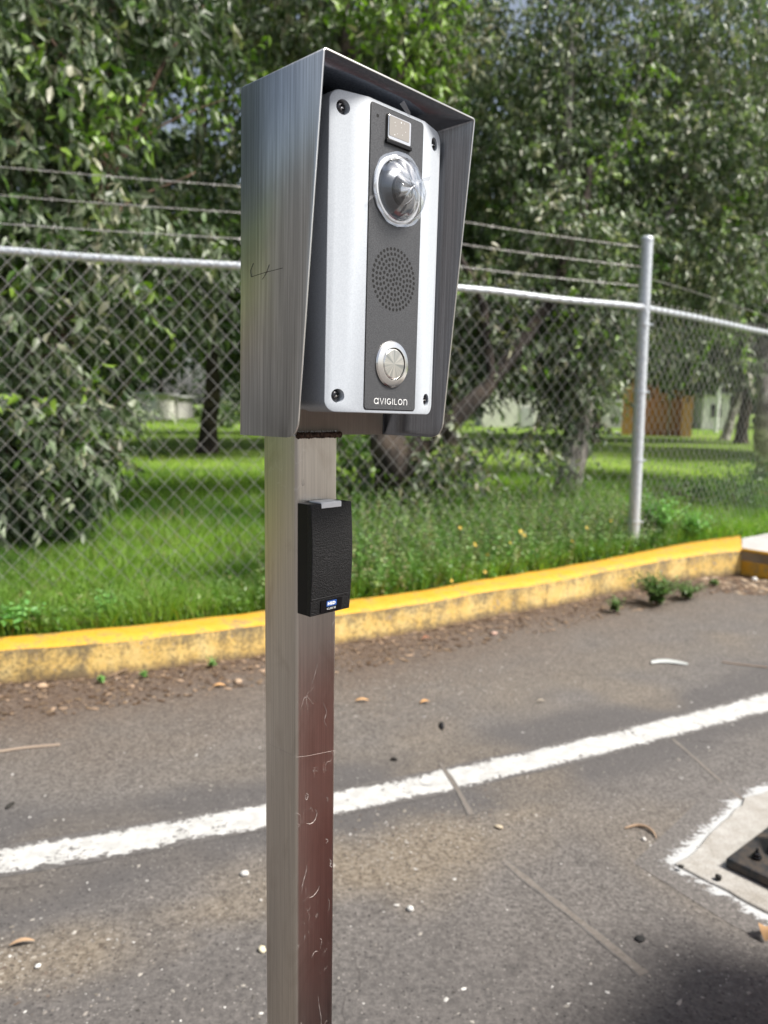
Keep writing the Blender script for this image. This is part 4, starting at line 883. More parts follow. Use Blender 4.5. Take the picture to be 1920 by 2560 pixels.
def barbed(a, b, z_, sag=.02):
    n = int((b - a).length / .02); q = MB()
    for s_ in (0, math.pi):
        q.tube([fz(a.lerp(b, i / n), z_ - sag * math.sin(math.pi * i / n)) + Vector((0, math.cos(i * .55 + s_), math.sin(i * .55 + s_))) * .0022 for i in range(n + 1)], .0014, 4)
    m_ = int((b - a).length / .125)
    for i in range(1, m_):
        c = fz(a.lerp(b, i / m_), z_ - sag * math.sin(math.pi * i / m_))
        for k in range(2):
            d_ = Vector((random.uniform(-.6, .6), random.uniform(-1, 1), random.uniform(-1, 1))).normalized() * .013; q.tube([c - d_, c + d_], [.0012, .0012], 4)
    q.build('barbed_wire', M['wire'], fence)
def meshpanel(a, b):
    Lx = (b - a).length; d = (b - a).normalized(); nrm = Vector((-d.y, d.x, 0)); cw = .0925; ch = .1015; zt = RAILZ + .05; rows = int((zt - .15) / (ch / 2)); nx = int(Lx / (cw / 2)); V = []; Fq = []
    r_ = .0019; offd = [(r_, 0), (0, r_), (-r_, 0), (0, -r_)]
    for i in range(-1, nx, 1):
        if i % 1: continue
        prev_ = None
        for j in range(rows + 1):
            side = j % 2; xx = (i + (side if True else 0)) * cw / 2 * 1.0
            if i % 2: continue
            xx = (i + 1 - side if (i // 2) % 1 == 0 else i) * cw / 2
            pts_ = []
            zz = zt - j * ch / 2; dep = (.0025 if side else -.0025)
            xx = min(max(xx + .0018 * mnoise.noise(Vector((i * .7, j * .9, 1))), 0), Lx)
            base_ = a + d * xx + nrm * dep; b0 = len(V)
            for ox, oy in offd:
                q = base_ + d * ox + nrm * oy; V.append((q.x, q.y, zz - .12 + .002 * mnoise.noise(Vector((i, j, 5.))) + (.0)))
            if prev_ is not None:
                for k in range(4): Fq.append((prev_ + k, prev_ + (k + 1) % 4, b0 + (k + 1) % 4, b0 + k))
            prev_ = b0
    # mirrored family
    for i in range(0, nx, 2):
        prev_ = None
        for j in range(rows + 1):
            side = j % 2; xx = (i + 1 + side) * cw / 2; zz = zt - j * ch / 2; dep = (-.0025 if side else .0025)
            xx = min(max(xx + .0018 * mnoise.noise(Vector((i * .7, j * .9, 8))), 0), Lx); base_ = a + d * xx + nrm * dep; b0 = len(V)
            for ox, oy in offd:
                q = base_ + d * ox + nrm * oy; V.append((q.x, q.y, zz - .12))
            if prev_ is not None:
                for k in range(4): Fq.append((prev_ + k, prev_ + (k + 1) % 4, b0 + (k + 1) % 4, b0 + k))
            prev_ = b0
    link('chain_link_mesh', npmesh('chain_link_mesh', V, [np.array(Fq)]), M['wire'], fence)
for a, b in ((PL, PK), (PK, PP), (PP, PR2)):
    rail(a, b); meshpanel(a - Vector((0, .028, 0)), b - Vector((0, .028, 0)))
for a, b in ((PL, PK), (PK, PP + Vector((-.035, 0, 0)))):
    for z_ in (2.252, 2.124, 1.996): barbed(a, b, z_)
q = MB(); q.tube([fz(PP + Vector((-.01, 0, 0)), 2.05)] + [fz(PP.lerp(PR2, t), 2.05 - .12 * math.sin(t * 6) * t - .1 * t) for t in (.04, .08, .12, .2, .35, .6, 1)], .0016, 4); q.build('loose_wire', M['wire'], fence)

# ------------------------------------------------------------------ far buildings on the lawn
def orange_hut():
    a = at(1572, 1090, 31); a.z = .1; b = at(1702, 1090, 30.4); b.z = .1; root = empty('orange_hut', a, 0, 'small flat roofed orange hut on the lawn, seen behind the fence post', 'hut'); d = (b - a); ang = math.atan2(d.y, d.x); root.rotation_euler = (0, 0, ang); W = d.length
    q = MB(); q.box((W / 2, 1.2, 1.15), (W, 2.4, 2.3)); q.build('wall', M['orange'], root)
    for x in (-.1, W + .16):
        q = MB(); q.box((x, -.08, 1.27), (.40, .44, 2.54)); q.build('pillar', M['orange_sunlit'], root)
    q = MB(); q.box((W + .12, 1.25, 1.25), (.34, 2.1, 2.45)); q.build('side_wall', M['orange_sunlit'], root)
    q = MB(); q.box((W / 2, 1.25, 2.35), (W + .2, 2.6, .09)); q.build('roof', M['roofgrey'], root)
    q = MB(); q.box((W * .75, -.012, 1.1), (.04, .03, 2.1)); q.build('drain_pipe', M['roofgrey'], root)
orange_hut()
def shed():
    a = at(1203, 1075, 41); a.z = .1; b = at(1345, 1075, 41); W = (b - a).length; root = empty('white_shed', a, 0, 'white gabled shed at the far end of the lawn between two trunks', 'shed')
    q = MB(); q.prism([(0, 0), (W, 0), (W, 1.9), (W * .42, 2.5), (W * .36, 2.5), (0, 1.85)], -3, 0, Matrix.Translation((0, 0, .0)) @ Matrix.Rotation(R(90), 4, 'X')); q.build('wall', M['whitewall'], root)
    q = MB(); q.add([(-.1, -.1, 1.85), (W * .39, -.1, 2.56), (W * .39, 3.1, 2.56), (-.1, 3.1, 1.85)], [(0, 1, 2, 3)]); q.add([(W * .39, -.1, 2.56), (W + .1, -.1, 1.92), (W + .1, 3.1, 1.92), (W * .39, 3.1, 2.56)], [(0, 1, 2, 3)]); q.build('roof', M['roofgrey'], root)
    q = MB(); q.box((W * .8, -.03, .55), (.7, .05, 1.1)); q.build('door', M['roofgrey'], root)
shed()
def wallb(px0, px1, Yd, h, label, col, name='low_building'):
    a = at(px0, 1060, Yd); b = at(px1, 1060, Yd); a.z = .1; W = b.x - a.x; root = empty(name, a, 0, label, 'building')
    q = MB(); q.box((W / 2, 2, h / 2), (W, 4, h)); q.build('wall', M[col], root)
    q = MB(); q.box((W / 2, 2, h + .06), (W + .5, 4.4, .12)); q.build('roof', M['roofgrey'], root)
    n = int(W / 1.4) if px0 > 1000 else 0
    for i in range(n):
        q = MB(); q.box(((i + .5) * W / n, -.03, h * .55), (.55, .05, h * .35)); q.build('window', M['darkwin'], root)
wallb(345, 392, 46, 1.5, 'whitewashed low building far back at the left, seen through the mesh', 'whitewall')
wallb(418, 446, 50, 1.4, 'grey walled building right of the whitewashed one, far back at the left', 'concrete')
wallb(1350, 1400, 44, 1.6, 'low grey wall far back right of the white shed', 'concrete')
wallb(1500, 1560, 44, 1.5, 'pale low wall far back left of the orange hut', 'concrete')
wallb(1755, 1820, 44, 2.0, 'pale pinkish low building far back right of the orange hut', 'whitewall')
def lamp(label, px, Yd, ytop, r_, double=False):
    b = at(px, 1060, Yd); b.z = .1; top = at(px, ytop, Yd).z - .1; root = empty('lamp_post', b, 0, label, 'lamp post')
    q = MB(); q.tube([(0, 0, 0), (0, 0, top)], r_, 10); q.build('pole', M['whitep'], root, smooth=True, ang=60)
    for s_ in ((-1, 1) if double else (1,)):
        q = MB(); q.tube([(0, 0, top), (s_ * .3, 0, top + .05)], .04, 6); q.lathe([(.05, 0), (.2, .05), (.16, .22), (.05, .26)], 12, Matrix.Translation((s_ * .32, 0, top - .05))); q.build('lamp_head', M['whitep'], root, smooth=True, ang=60)
lamp('thin white pole far back right of the orange hut', 1791, 38, 965, .09)
lamp('distant lamp with two white heads between the trunks right of the white shed', 1411, 38, 965, .05, True)
# little path in the lawn at the right
root = empty('path_end', (*gr(1850, 1240, .14)[:2], .13), 0, 'end of a pale edged red path on the lawn at the right edge', 'path')
q = MB(); q.prism([(-.55, -.15), (3, -.25), (3, .55), (.15, .45), (-.1, .35)], -.02, .025); q.build('edging', M['pad'], root, bevel=.01)
q = MB(); q.prism([(.2, .05), (3, 0), (3, .33), (.3, .3)], .0, .029); q.build('red_surface', M['redpath'], root)

# ------------------------------------------------------------------ STEEL STAND
YAW = R(44.4); w2 = .0254
U = Vector((math.sin(YAW), math.cos(YAW), 0)); O = Vector((-.0807, .6959, 0)) + U * w2
RZ = math.pi / 2 - YAW
stand = empty('intercom_stand', O, RZ, 'brushed stainless steel square post with a hooded steel box welded on top', 'stand')
ZT = CAMH - .0285
q = MB(); q.prism(rrect(.0508, .0508, .0035, 4, 0, .0254), 0, ZT); pole = q.build('post', M['pole'], stand, smooth=True, ang=40)
q = MB(); q.box((0, .0254, .004), (.15, .15, .008)); q.build('base_plate', M['pole'], stand, bevel=.001)
for sx in (-1, 1):
    for sy in (-1, 1):
        q = MB(); q.lathe([(.008, .008), (.008, .015)], 6, Matrix.Translation((sx * .055, .0254 + sy * .055, 0))); q.build('anchor_bolt', M['screw'], stand)
hoodE = stand
LEAN = (0, .0146, 0)
HW, DT, DB, HT, HB = .0876, .1024, .0777, .2515, -.0272
def hood():
    bm = bmesh.new(); vv = lambda a, t, z_: bm.verts.new((a, -t, z_))
    def side(s_):
        rc = .014; pts = [(0, HB)]
        # bottom front rounded corner
        sl = (DT - DB) / (HT - HB); cx, cz = DB - rc + sl * rc, HB + rc
        for k in range(6): a = R(-90 + 90 * k / 5); pts.append((cx + rc * math.cos(a), cz + rc * math.sin(a)))
        pts.append((DT, HT)); return [vv(s_ * HW, t_, z_) for t_, z_ in pts]
    Ls = side(-1); Rs = side(1); lt = vv(-HW, 0, HT); rt_ = vv(HW, 0, HT)
    bm.faces.new(Ls + [lt]); bm.faces.new([rt_] + Rs[::-1]); bm.faces.new([Ls[0], lt, rt_, Rs[0]]); bm.faces.new([lt, Ls[-1], Rs[-1], rt_])
    bm.edges.ensure_lookup_table()
    sel = [e for e in bm.edges if len(e.link_faces) == 2]
    bmesh.ops.bevel(bm, geom=sel, offset=.0028, segments=3, profile=.5, affect='EDGES', clamp_overlap=True)
    bmesh.ops.recalc_face_normals(bm, faces=bm.faces)
    me = bpy.data.meshes.new('hood'); bm.to_mesh(me); bm.free()
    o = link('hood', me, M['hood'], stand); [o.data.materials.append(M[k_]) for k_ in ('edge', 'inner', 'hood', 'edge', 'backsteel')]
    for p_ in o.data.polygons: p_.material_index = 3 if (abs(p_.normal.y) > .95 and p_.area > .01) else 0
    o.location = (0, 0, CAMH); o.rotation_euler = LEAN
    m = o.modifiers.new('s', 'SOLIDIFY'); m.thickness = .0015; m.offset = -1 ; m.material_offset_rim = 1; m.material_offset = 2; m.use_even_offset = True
    shade(o, 25); return o
hoodo = hood()
# pencil scribble and scratches on the left side
q = MB()
def scratch(pts, r_): q.tube([Vector((-HW - .00022, -t_, z_)) for t_, z_ in pts], r_, 4)
scratch([(.017, .101), (.035, .1025), (.058, .1035)], .00022); scratch([(.017, .101), (.016, .106), (.020, .1115)], .00018); scratch([(.032, .0975), (.038, .103), (.041, .108)], .00018)
o = q.build('pencil_mark', M['black'], stand); o.location = (0, 0, CAMH); o.rotation_euler = LEAN
# weld bead
pts = []; rad = []
for i in range(61):
    t = i / 60; a = -.0262 + .0524 * t; pts.append((a, -.0028 - .0012 * mnoise.noise(Vector((a * 300, 0, 0))), .0004 * mnoise.noise(Vector((a * 500, 3, 0))))); rad.append(.0026 * (1 + .35 * math.sin(i * 1.75) * .5 + .4 * mnoise.noise(Vector((a * 260, 7, 0)))))
q = MB(); q.tube(pts, rad, 8); o = q.build('weld_bead', M['weld'], stand, smooth=True, ang=60); o.location = (0, 0, ZT + .0008)
q = MB()
for i in range(26):
    a = -.024 + .046 * i / 25 + random.uniform(-.001, .001); h_ = random.uniform(.0006, .0016)
    q.tube([(a, -.0022, .0032), (a + random.uniform(-.001, .001), -.0024, .0032 + h_)], random.uniform(.0003, .0007), 4)
o = q.build('weld_spatter', M['whitep'], stand); o.location = (0, 0, ZT + .0005)
M['scuff'] = mat('pale_scuff', (.44, .39, .36), .5)
SCUFFS = [
    ([(-.0128, -.378), (-.0105, -.381), (-.0118, -.385), (-.0138, -.3835), (-.0128, -.378)], .0005), ([(-.0125, -.410), (-.008, -.4125), (-.002, -.4115), (.0012, -.405), (-.001, -.400)], .0005),
    ([(-.0185, -.477), (-.0160, -.470), (-.0125, -.461), (-.0118, -.455)], .0005), ([(-.0085, -.492), (-.003, -.4925), (.003, -.489), (.0045, -.485)], .0004),
    ([(.019, -.462), (.0205, -.466), (.0195, -.470), (.022, -.4725)], .0008), ([(.013, -.437), (.016, -.440), (.014, -.4425)], .0004), ([(.004, -.61), (.006, -.625), (.0085, -.64), (.0075, -.66)], .0005), ([(.006, -.545), (.0085, -.548), (.0065, -.556)], .0003),
    ([(.008, -.29), (.013, -.302), (.010, -.310), (.014, -.318)], .0003), ([(-.019, -.068), (-.0185, -.0735), (-.0165, -.073), (-.0172, -.068)], .0004), ([(.014, -.392), (.0155, -.395), (.0145, -.398)], .0003), ([(-.005, -.56), (-.001, -.556), (.004, -.558)], .0003), ([(.017, -.505), (.019, -.512), (.0175, -.52)], .0003), ([(-.014, -.53), (-.0145, -.536)], .0004), ([(-.006, -.268), (-.001, -.256), (.001, -.248)], .0002)]
# seam across the post
q = MB()
zsm = CAMH - .335
q.tube([(-.0254, .045, CAMH + -0.3376), (-.0255, .003, CAMH + -0.3366), (-.0254, -.0001, CAMH + -0.3366), (-.012, -.0001, CAMH + -0.3399), (.0253, -.0001, CAMH + -0.3461)], .00012, 4)
q.build('seam_line', M['scuff'], stand)

for pts, r_ in SCUFFS:
    q = MB(); r_ *= .7
    q.tube(smooth_poly([(a, -.0001, CAMH + z_) for a, z_ in pts], 5), [r_ * (.25 + abs(math.sin(i * .9 + pts[0][0] * 900)) * math.sin(math.pi * min(1, (i + .5) / (5 * (len(pts) - 1))))) for i in range(5 * (len(pts) - 1) + 1)], 4)
    q.build('scuff_mark', M['scuff'], stand)

# ------------------------------------------------------------------ VIDEO INTERCOM
def frame_thing(name, label, cat, lean=True):
    r = empty(name, (O.x, O.y, CAMH), 0, label, cat); r.rotation_mode = 'XYZ'
    r.rotation_euler = (Matrix.Rotation(RZ, 3, 'Z') @ Matrix.Rotation(.0146 if lean else 0, 3, 'Y')).to_euler(); return r
ic = frame_thing('video_intercom', 'silver intercom with charcoal panel, camera dome and steel call button inside the steel hood', 'intercom')
T0, T1, HC, HWi, PT, PB = .0928, .0832, .033, .0646, .2368, -.0062
XZ = Matrix(((1, 0, 0, 0), (0, 0, -1, 0), (0, 1, 0, 0), (0, 0, 0, 1)))   # local (x,y,z)->(x,-z... ) maps poly (a,z), extrude toward -y = outward
def fxz(t): return Matrix(((1, 0, 0, 0), (0, 0, -1, -t), (0, 1, 0, 0), (0, 0, 0, 1)))
cz = (PT + PB) / 2; hh = PT - PB
q = MB(); q.prism(rrect(HWi * 2 - .003, hh - .003, .009, 6, 0, cz), .0025, .0535, fxz(0)); q.build('back_box', M['silver_side'], ic, smooth=True, ang=30)
def cover():
    out = rrect(HWi * 2, hh, .0095, 7, 0, cz)
    # insert crease points
    pts = []
    n = len(out)
    for i in range(n):
        a, b = out[i], out[(i + 1) % n]; pts.append(a)
        for xc in ((HC, -HC) if a[0] > b[0] else (-HC, HC)):
            if min(a[0], b[0]) < xc < max(a[0], b[0]): k = (xc - a[0]) / (b[0] - a[0]); pts.append((xc, a[1] + k * (b[1] - a[1])))
    tf = lambda a: T0 - max(0, abs(a) - HC) / (HWi - HC) * (T0 - T1)
    bm = bmesh.new(); fv = [bm.verts.new((a, -tf(a), z_)) for a, z_ in pts]; bv = [bm.verts.new((a, -.0545, z_)) for a, z_ in pts]; n = len(pts)
    e = 1e-6
    def ng(cond): 
        ids = [i for i in range(n) if cond(pts[i][0])]; bm.faces.new([fv[i] for i in ids])
    ids = [i for i in range(n) if pts[i][0] >= HC - e]
    # rotate so order is contiguous
    def contiguous(ids):
        s_ = set(ids); st = next(i for i in ids if (i - 1) % n not in s_) if len(ids) < n else ids[0]; o_ = []; i = st
        while i in s_ and len(o_) < len(ids): o_.append(i); i = (i + 1) % n
        return o_
    r_ = contiguous(ids); l_ = contiguous([i for i in range(n) if pts[i][0] <= -HC + e])
    bm.faces.new([fv[i] for i in r_]); bm.faces.new([fv[i] for i in l_])
    bm.faces.new([fv[r_[-1]], fv[l_[0]], fv[l_[-1]], fv[r_[0]]])
    side = []
    for i in range(n): side.append(bm.faces.new([fv[(i + 1) % n], fv[i], bv[i], bv[(i + 1) % n]]))
    bm.faces.new(bv)
    bmesh.ops.recalc_face_normals(bm, faces=bm.faces)
    bm.normal_update()
    per = [bm.edges.get((fv[i], fv[(i + 1) % n])) for i in range(n)]
    bmesh.ops.bevel(bm, geom=[x for x in per if x], offset=.0012, segments=2, profile=.5, affect='EDGES')
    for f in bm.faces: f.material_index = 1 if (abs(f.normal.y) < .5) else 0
    me = bpy.data.meshes.new('front_cover'); bm.to_mesh(me); bm.free(); return me
me = cover(); me.materials.append(M['silver']); me.materials.append(M['silver_side']); fc = link('front_cover', me, None, ic)
SCR = [(-.0545, .2240), (.0505, .2250), (-.0525, .0070), (.0503, .0078)]
SCR = [(-.0535, .2243), (.0520, .2243), (-.0535, .0068), (.0520, .0068)]
cut = MB()
for a, z_ in SCR: cut.lathe([(.0056, .0), (.0056, .03)], 24, Matrix.Translation((a, -.0815, z_)) @ Matrix.Rotation(R(90), 4, 'X'))
cme = cut.mesh('cutter'); co = bpy.data.objects.new('cutter', cme); C.objects.link(co); co.parent = ic
bo = fc.modifiers.new('bool', 'BOOLEAN'); bo.object = co; bo.operation = 'DIFFERENCE'; bo.solver = 'EXACT'
bpy.context.view_layer.update(); dg = bpy.context.evaluated_depsgraph_get(); nm = bpy.data.meshes.new_from_object(fc.evaluated_get(dg)); fc.modifiers.clear(); fc.data = nm; bpy.data.objects.remove(co)
shade(fc, 25)
for a, z_ in SCR:
    Mt = Matrix.Translation((a, -.0817, z_)) @ Matrix.Rotation(R(90), 4, 'X')
    q = MB(); q.lathe([(.0054, 0), (.0054, .0002)], 24, Mt); q.build('screw_recess', M['silver_side'], ic)
    q = MB(); q.lathe([(.0047, .0003), (.0047, .0016), (.0038, .0028), (.0022, .0033), (.0019, .0018)], 24, Mt, cap1=True); sw = q.build('screw', M['screw'], ic, smooth=True, ang=40)
    q = MB(); q.lathe([(.0017, .0019), (.0006, .0034)], 6, Mt); q.build('socket_pin', M['chrome'], sw)
# charcoal panel
q = MB(); q.prism(rrect(.0622, .2375, .0032, 5, 0, .1152), -.001, .00025, fxz(T0)); q.build('panel_gap', M['hole'], ic)
q = MB(); q.prism(rrect(.0610, .2363, .0027, 5, 0, .1152), -.001, .0007, fxz(T0)); q.build('front_panel', M['panel'], ic, bevel=.0002)
TP = T0 + .0007
def disc(name, a, z_, r_, h_, m, t=TP, n=32, par=ic, r2=None):
    q = MB(); q.lathe([(r_, 0), (r2 if r2 else r_, h_)], n, Matrix.Translation((a, -t, z_)) @ Matrix.Rotation(R(90), 4, 'X')); return q.build(name, M[m], par, smooth=True, ang=40)
disc('microphone_hole', -.0232, .2250, .0013, .0001, 'hole')
# window above the camera
q = MB(); q.prism(rrect(.0285, .0205, .002, 4, 0, .2193), 0, .0006, fxz(TP)); wf = q.build('sensor_window', M['hole'], ic)
q = MB(); q.prism(rrect(.0265, .0188, .0018, 4, 0, .2196), .0004, .0022, fxz(TP)); q.build('window_frame', M['chrome'], wf, bevel=.0004)
q = MB(); q.prism(rrect(.0232, .0150, .001, 4, -.0007, .2204), .0021, .0025, fxz(TP)); q.build('window_lens', M['tan'], wf)
q = MB(); q.box((0, -TP - .0012, .2087), (.0295, .0024, .0028)); q.build('window_slot', M['black'], wf, bevel=.0004)
q = MB()
for k in range(9): q.lathe([(random.uniform(.0002, .0006), 0), (.0002, .00008)], 8, Matrix.Translation((random.uniform(-.010, .009), -TP - .0025, random.uniform(.2145, .2265))) @ Matrix.Rotation(R(90), 4, 'X'))
q.build('dust_speck', M['white'], wf)
# dome camera
ZC = .1735; rotc = Matrix.Rotation(R(90), 4, 'X')
q = MB(); q.lathe([(.0268, 0), (.0268, .0018), (.0256, .0030), (.0238, .0030), (.0232, .0008)], 56, Matrix.Translation((0, -TP, ZC)) @ rotc, cap1=True); q.build('camera_ring', M['clearwhite'], ic, smooth=True, ang=30)
q = MB(); q.lathe([(.0230, .0011), (.0226, .0022), (.0205, .0016), (.0150, .0030), (.0120, .0060), (.0090, .0064)], 48, Matrix.Translation((0, -TP, ZC)) @ rotc); q.build('camera_cone', M['conegrey'], ic, smooth=True, ang=50)
q = MB(); q.lathe([(.0118, .0052), (.0112, .0085), (.0085, .0095), (.0070, .0090)], 36, Matrix.Translation((.000, -TP, ZC - .001)) @ rotc); cb = q.build('camera_barrel', M['black'], ic, smooth=True, ang=40)
q = MB(); q.lathe([(.0070, .0088), (.0060, .0104), (.0035, .0114), (.0005, .0117)], 28, Matrix.Translation((0, -TP, ZC - .001)) @ rotc); q.build('lens', M['lens'], cb, smooth=True, ang=60)
prof = [(.0229 * math.cos(R(a)), .002 + .0135 * math.sin(R(a))) for a in (0, 12, 24, 36, 48, 60, 72, 82, 89)]
q = MB(); q.lathe(prof, 48, Matrix.Translation((0, -TP, ZC)) @ rotc, cap0=False); q.build('camera_dome', M['dome'], ic, smooth=True, ang=80)
# crumpled protective film around and over the dome
V = []; nr_, na_ = 18, 60
for i in range(nr_):
    for k in range(na_):
        r_ = .0300 * i / (nr_ - 1); a = 2 * math.pi * k / na_
        r_o = r_ * (1 + .10 * mnoise.noise(Vector((math.cos(a) * 1.5, math.sin(a) * 1.5, 4))))
        h_ = .0155 * max(0, 1 - (r_ / .0262) ** 2) ** .5 + .0028 if r_ < .0262 else .0030
        wr = .0009 * mnoise.noise(Vector((math.cos(a) * 3, math.sin(a) * 3, r_ * 90))) + .0012 * abs(math.sin(a * 7 + r_ * 60)) * (r_ / .03)
        V.append((r_o * math.cos(a), -(TP + h_ + wr * .8), ZC + r_o * math.sin(a)))
Fq = [(i * na_ + k, i * na_ + (k + 1) % na_, (i + 1) * na_ + (k + 1) % na_, (i + 1) * na_ + k) for i in range(nr_ - 1) for k in range(na_)]
link('protective_film', npmesh('protective_film', V, [np.array(Fq)]), M['film'], ic, True)
q = MB()
def domept(a, z_, lift=.0012):
    r_ = math.hypot(a, z_ - ZC); h_ = .0155 * max(0, 1 - (r_ / .0262) ** 2) ** .5 if r_ < .0262 else .001
    return Vector((a, -(TP + h_ + lift), z_))
c0 = (.0058, .1765)
for ang, ln_, r_ in ((162, .024, .00055), (148, .017, .00035), (25, .016, .0004), (38, .012, .0003), (-88, .022, .0004), (-70, .022, .0003), (100, .012, .0006), (120, .015, .0004), (-20, .012, .0003), (205, .013, .0004), (-115, .02, .0003), (70, .02, .0003)):
    pts = [domept(c0[0] + ln_ * s_ * math.cos(R(ang + 9 * math.sin(s_ * 4))), c0[1] + ln_ * s_ * math.sin(R(ang + 9 * math.sin(s_ * 4)))) for s_ in (0, .2, .4, .6, .8, 1)]
    q.tube(pts, [r_ * 1.8, r_ * 1.3, r_, r_, r_ * .7, r_ * .3], 5)
q.lathe([(.0012, 0), (.0022, .0006), (.0008, .0014)], 8, Matrix.Translation(domept(*c0, .002)) @ rotc)
q.build('film_crease', M['crease'], ic, smooth=True, ang=80)
q = MB()
for (a0, z0, a1, z1) in ((-.001, .2395, .010, .2335), (.024, .186, .0365, .1905), (-.027, .163, -.0335, .160)):
    q.add([(a0, -TP - .002, z0), (a0 + .002, -TP - .005, z0 + .0025), (a1, -TP - .004, z1 + .002), (a1 + .001, -TP - .002, z1 - .0012)], [(0, 1, 2, 3)])
q.build('film_tab', M['crease'], ic)
# speaker
q = MB(); ZS = .1035
for i, nh in enumerate((1, 6, 12, 18, 24, 30, 36)):
    for k in range(nh):
        a = 2 * math.pi * k / max(nh, 1) + i * .35; r_ = i * .00405; q.lathe([(.00142, 0), (.00142, .00006)], 10, Matrix.Translation((r_ * math.cos(a), -TP, ZS + r_ * math.sin(a))) @ rotc)
q.build('speaker_holes', M['hole'], ic)
# call button
ZB = .0348; bt = Matrix.Translation((0, -TP, ZB)) @ rotc
q = MB(); q.lathe([(.0192, 0), (.0192, .0009), (.0182, .0020), (.0142, .0034), (.0134, .0034), (.0131, .0012)], 64, bt); br = q.build('button_ring', M['chrome'], ic, smooth=True, ang=25)
q = MB(); q.lathe([(.01295, 0), (.01295, .0013)], 48, bt); q.build('button_groove', M['hole'], br)
q = MB(); q.lathe([(.0124, -.0002), (.0124, .0026), (.0116, .0032), (.0002, .0033)], 64, Matrix.Translation((0, 0, 0)) @ rotc); bn = q.build('call_button', M['button'], ic, smooth=True, ang=25); bn.location = (0, -TP, ZB)
# lettering, strokes
def stroke(q, pts, wd, m4, close=False):
    P = [Vector((x, y, 0)) for x, y in pts]; n = len(P); Lp = []; Rp = []
    for i in range(n):
        a = P[(i - 1) % n] if (close or i) else P[i]; b = P[(i + 1) % n] if (close or i < n - 1) else P[i]; d = (b - a).normalized(); s_ = Vector((-d.y, d.x, 0)) * wd / 2; Lp.append(P[i] + s_); Rp.append(P[i] - s_)
    vs = []
    for l_, r_ in zip(Lp, Rp): vs += [m4 @ l_, m4 @ r_, m4 @ (l_ + Vector((0, 0, .00025))), m4 @ (r_ + Vector((0, 0, .00025)))]
    fs = []
    for i in range(n if close else n - 1):
        a, b = 4 * i, 4 * ((i + 1) % n); fs += [(a + 2, a + 3, b + 3, b + 2), (a, b, b + 2, a + 2), (a + 1, a + 3, b + 3, b + 1)]
    if not close: fs += [(0, 2, 3, 1), (4 * n - 4, 4 * n - 3, 4 * n - 1, 4 * n - 2)]
    q.add(vs, fs)
def arc(cx, cy, r_, a0, a1, n=16, ry=None): return [(cx + r_ * math.cos(R(a0 + (a1 - a0) * i / n)), cy + (ry or r_) * math.sin(R(a0 + (a1 - a0) * i / n))) for i in range(n + 1)]
h = 1.0
letters = {'a': ([arc(.47, .5, .43, 0, 360)[:-1]], [[(.9, 0), (.9, 1)]], 1.0), 'v': ([], [[(0, 1), (.4, 0), (.8, 1)]], .8), 'i': ([], [[(.06, 0), (.06, 1)]], .12), 'g': ([], [arc(.5, .5, .44, 55, 352), [(.93, .0 + .44), (.55, .44)]], .95), 'l': ([], [[(.06, 1), (.06, 0.06), (.6, .06)]], .6), 'o': ([arc(.47, .5, .44, 0, 360)[:-1]], [], .94), 'n': ([], [[(.06, 0), (.06, 1)], [(.06, .6)] + arc(.42, .58, .36, 180, 0, 10) + [(.78, 0)]], .84)}
x = 0; seq = 'avigilon'; gap = .30; tot = sum(letters[c][2] for c in seq) + gap * (len(seq) - 1); s_ = .0400 / tot
LH = .0051
for c in seq:
    cl_, op, wd = letters[c]; q = MB(); m4 = fxz(TP) @ Matrix.Translation((-.0197 + x * s_, .0013, 0)) @ Matrix.Diagonal((s_, LH, 1, 1))
    m5 = fxz(TP)
    T = lambda p: (-.0197 + (x + p[0]) * s_, .0013 + p[1] * LH)
    for pl in cl_: stroke(q, [T(p) for p in pl], .00062, m5, True)
    for pl in op: stroke(q, [T(p) for p in pl], .00062, m5)
    q.build('letter', M['white'], ic); x += wd + gap

# ------------------------------------------------------------------ CARD READER
cr = frame_thing('card_reader', 'small black textured card reader with white light bar on the steel post', 'card reader', False)
z0r, z1r = -.1943, -.0897
def rt_f(z_): k = (z_ - z0r) / (z1r - z0r); return .0165 + .0052 * math.sin(math.pi * (.18 + .72 * (1 - k)))
nz_ = 17; V = []; zsn = [z1r + (z0r - z1r) * i / (nz_ - 1) for i in range(nz_)]
def shell(name, x0, x1, xb0, xb1, tb, tf, m, par, bev):
    q = MB(); vs = []
    for z_ in zsn: t = tf(z_); vs += [(xb0, -tb, z_), (x0, -t, z_), (x1, -t, z_), (xb1, -tb, z_)]
    fs = []
    for i in range(nz_ - 1):
        for k in range(4): k2 = (k + 1) % 4; fs.append((4 * i + k, 4 * i + k2, 4 * i + 4 + k2, 4 * i + 4 + k))
    fs += [(3, 2, 1, 0), tuple(4 * (nz_ - 1) + k for k in range(4))]; q.add(vs, fs); return q.build(name, m, par, bevel=bev, ang=40)
shell('housing', -.0236, .0248, -.0240, .0240, .0, lambda z_: rt_f(z_) - .0022, M['black'], cr, .0006)
fcv = shell('front_cover', -.0244, .0258, -.0236, .0250, .0125, rt_f, M['blacktex'], cr, .0008)
zl = -.1780
q = MB(); q.tube([(-.0238, -rt_f(zl) - .0001, zl), (.0252, -rt_f(zl) - .0001, zl)], .00035, 5); q.build('cover_seam', M['black'], fcv)
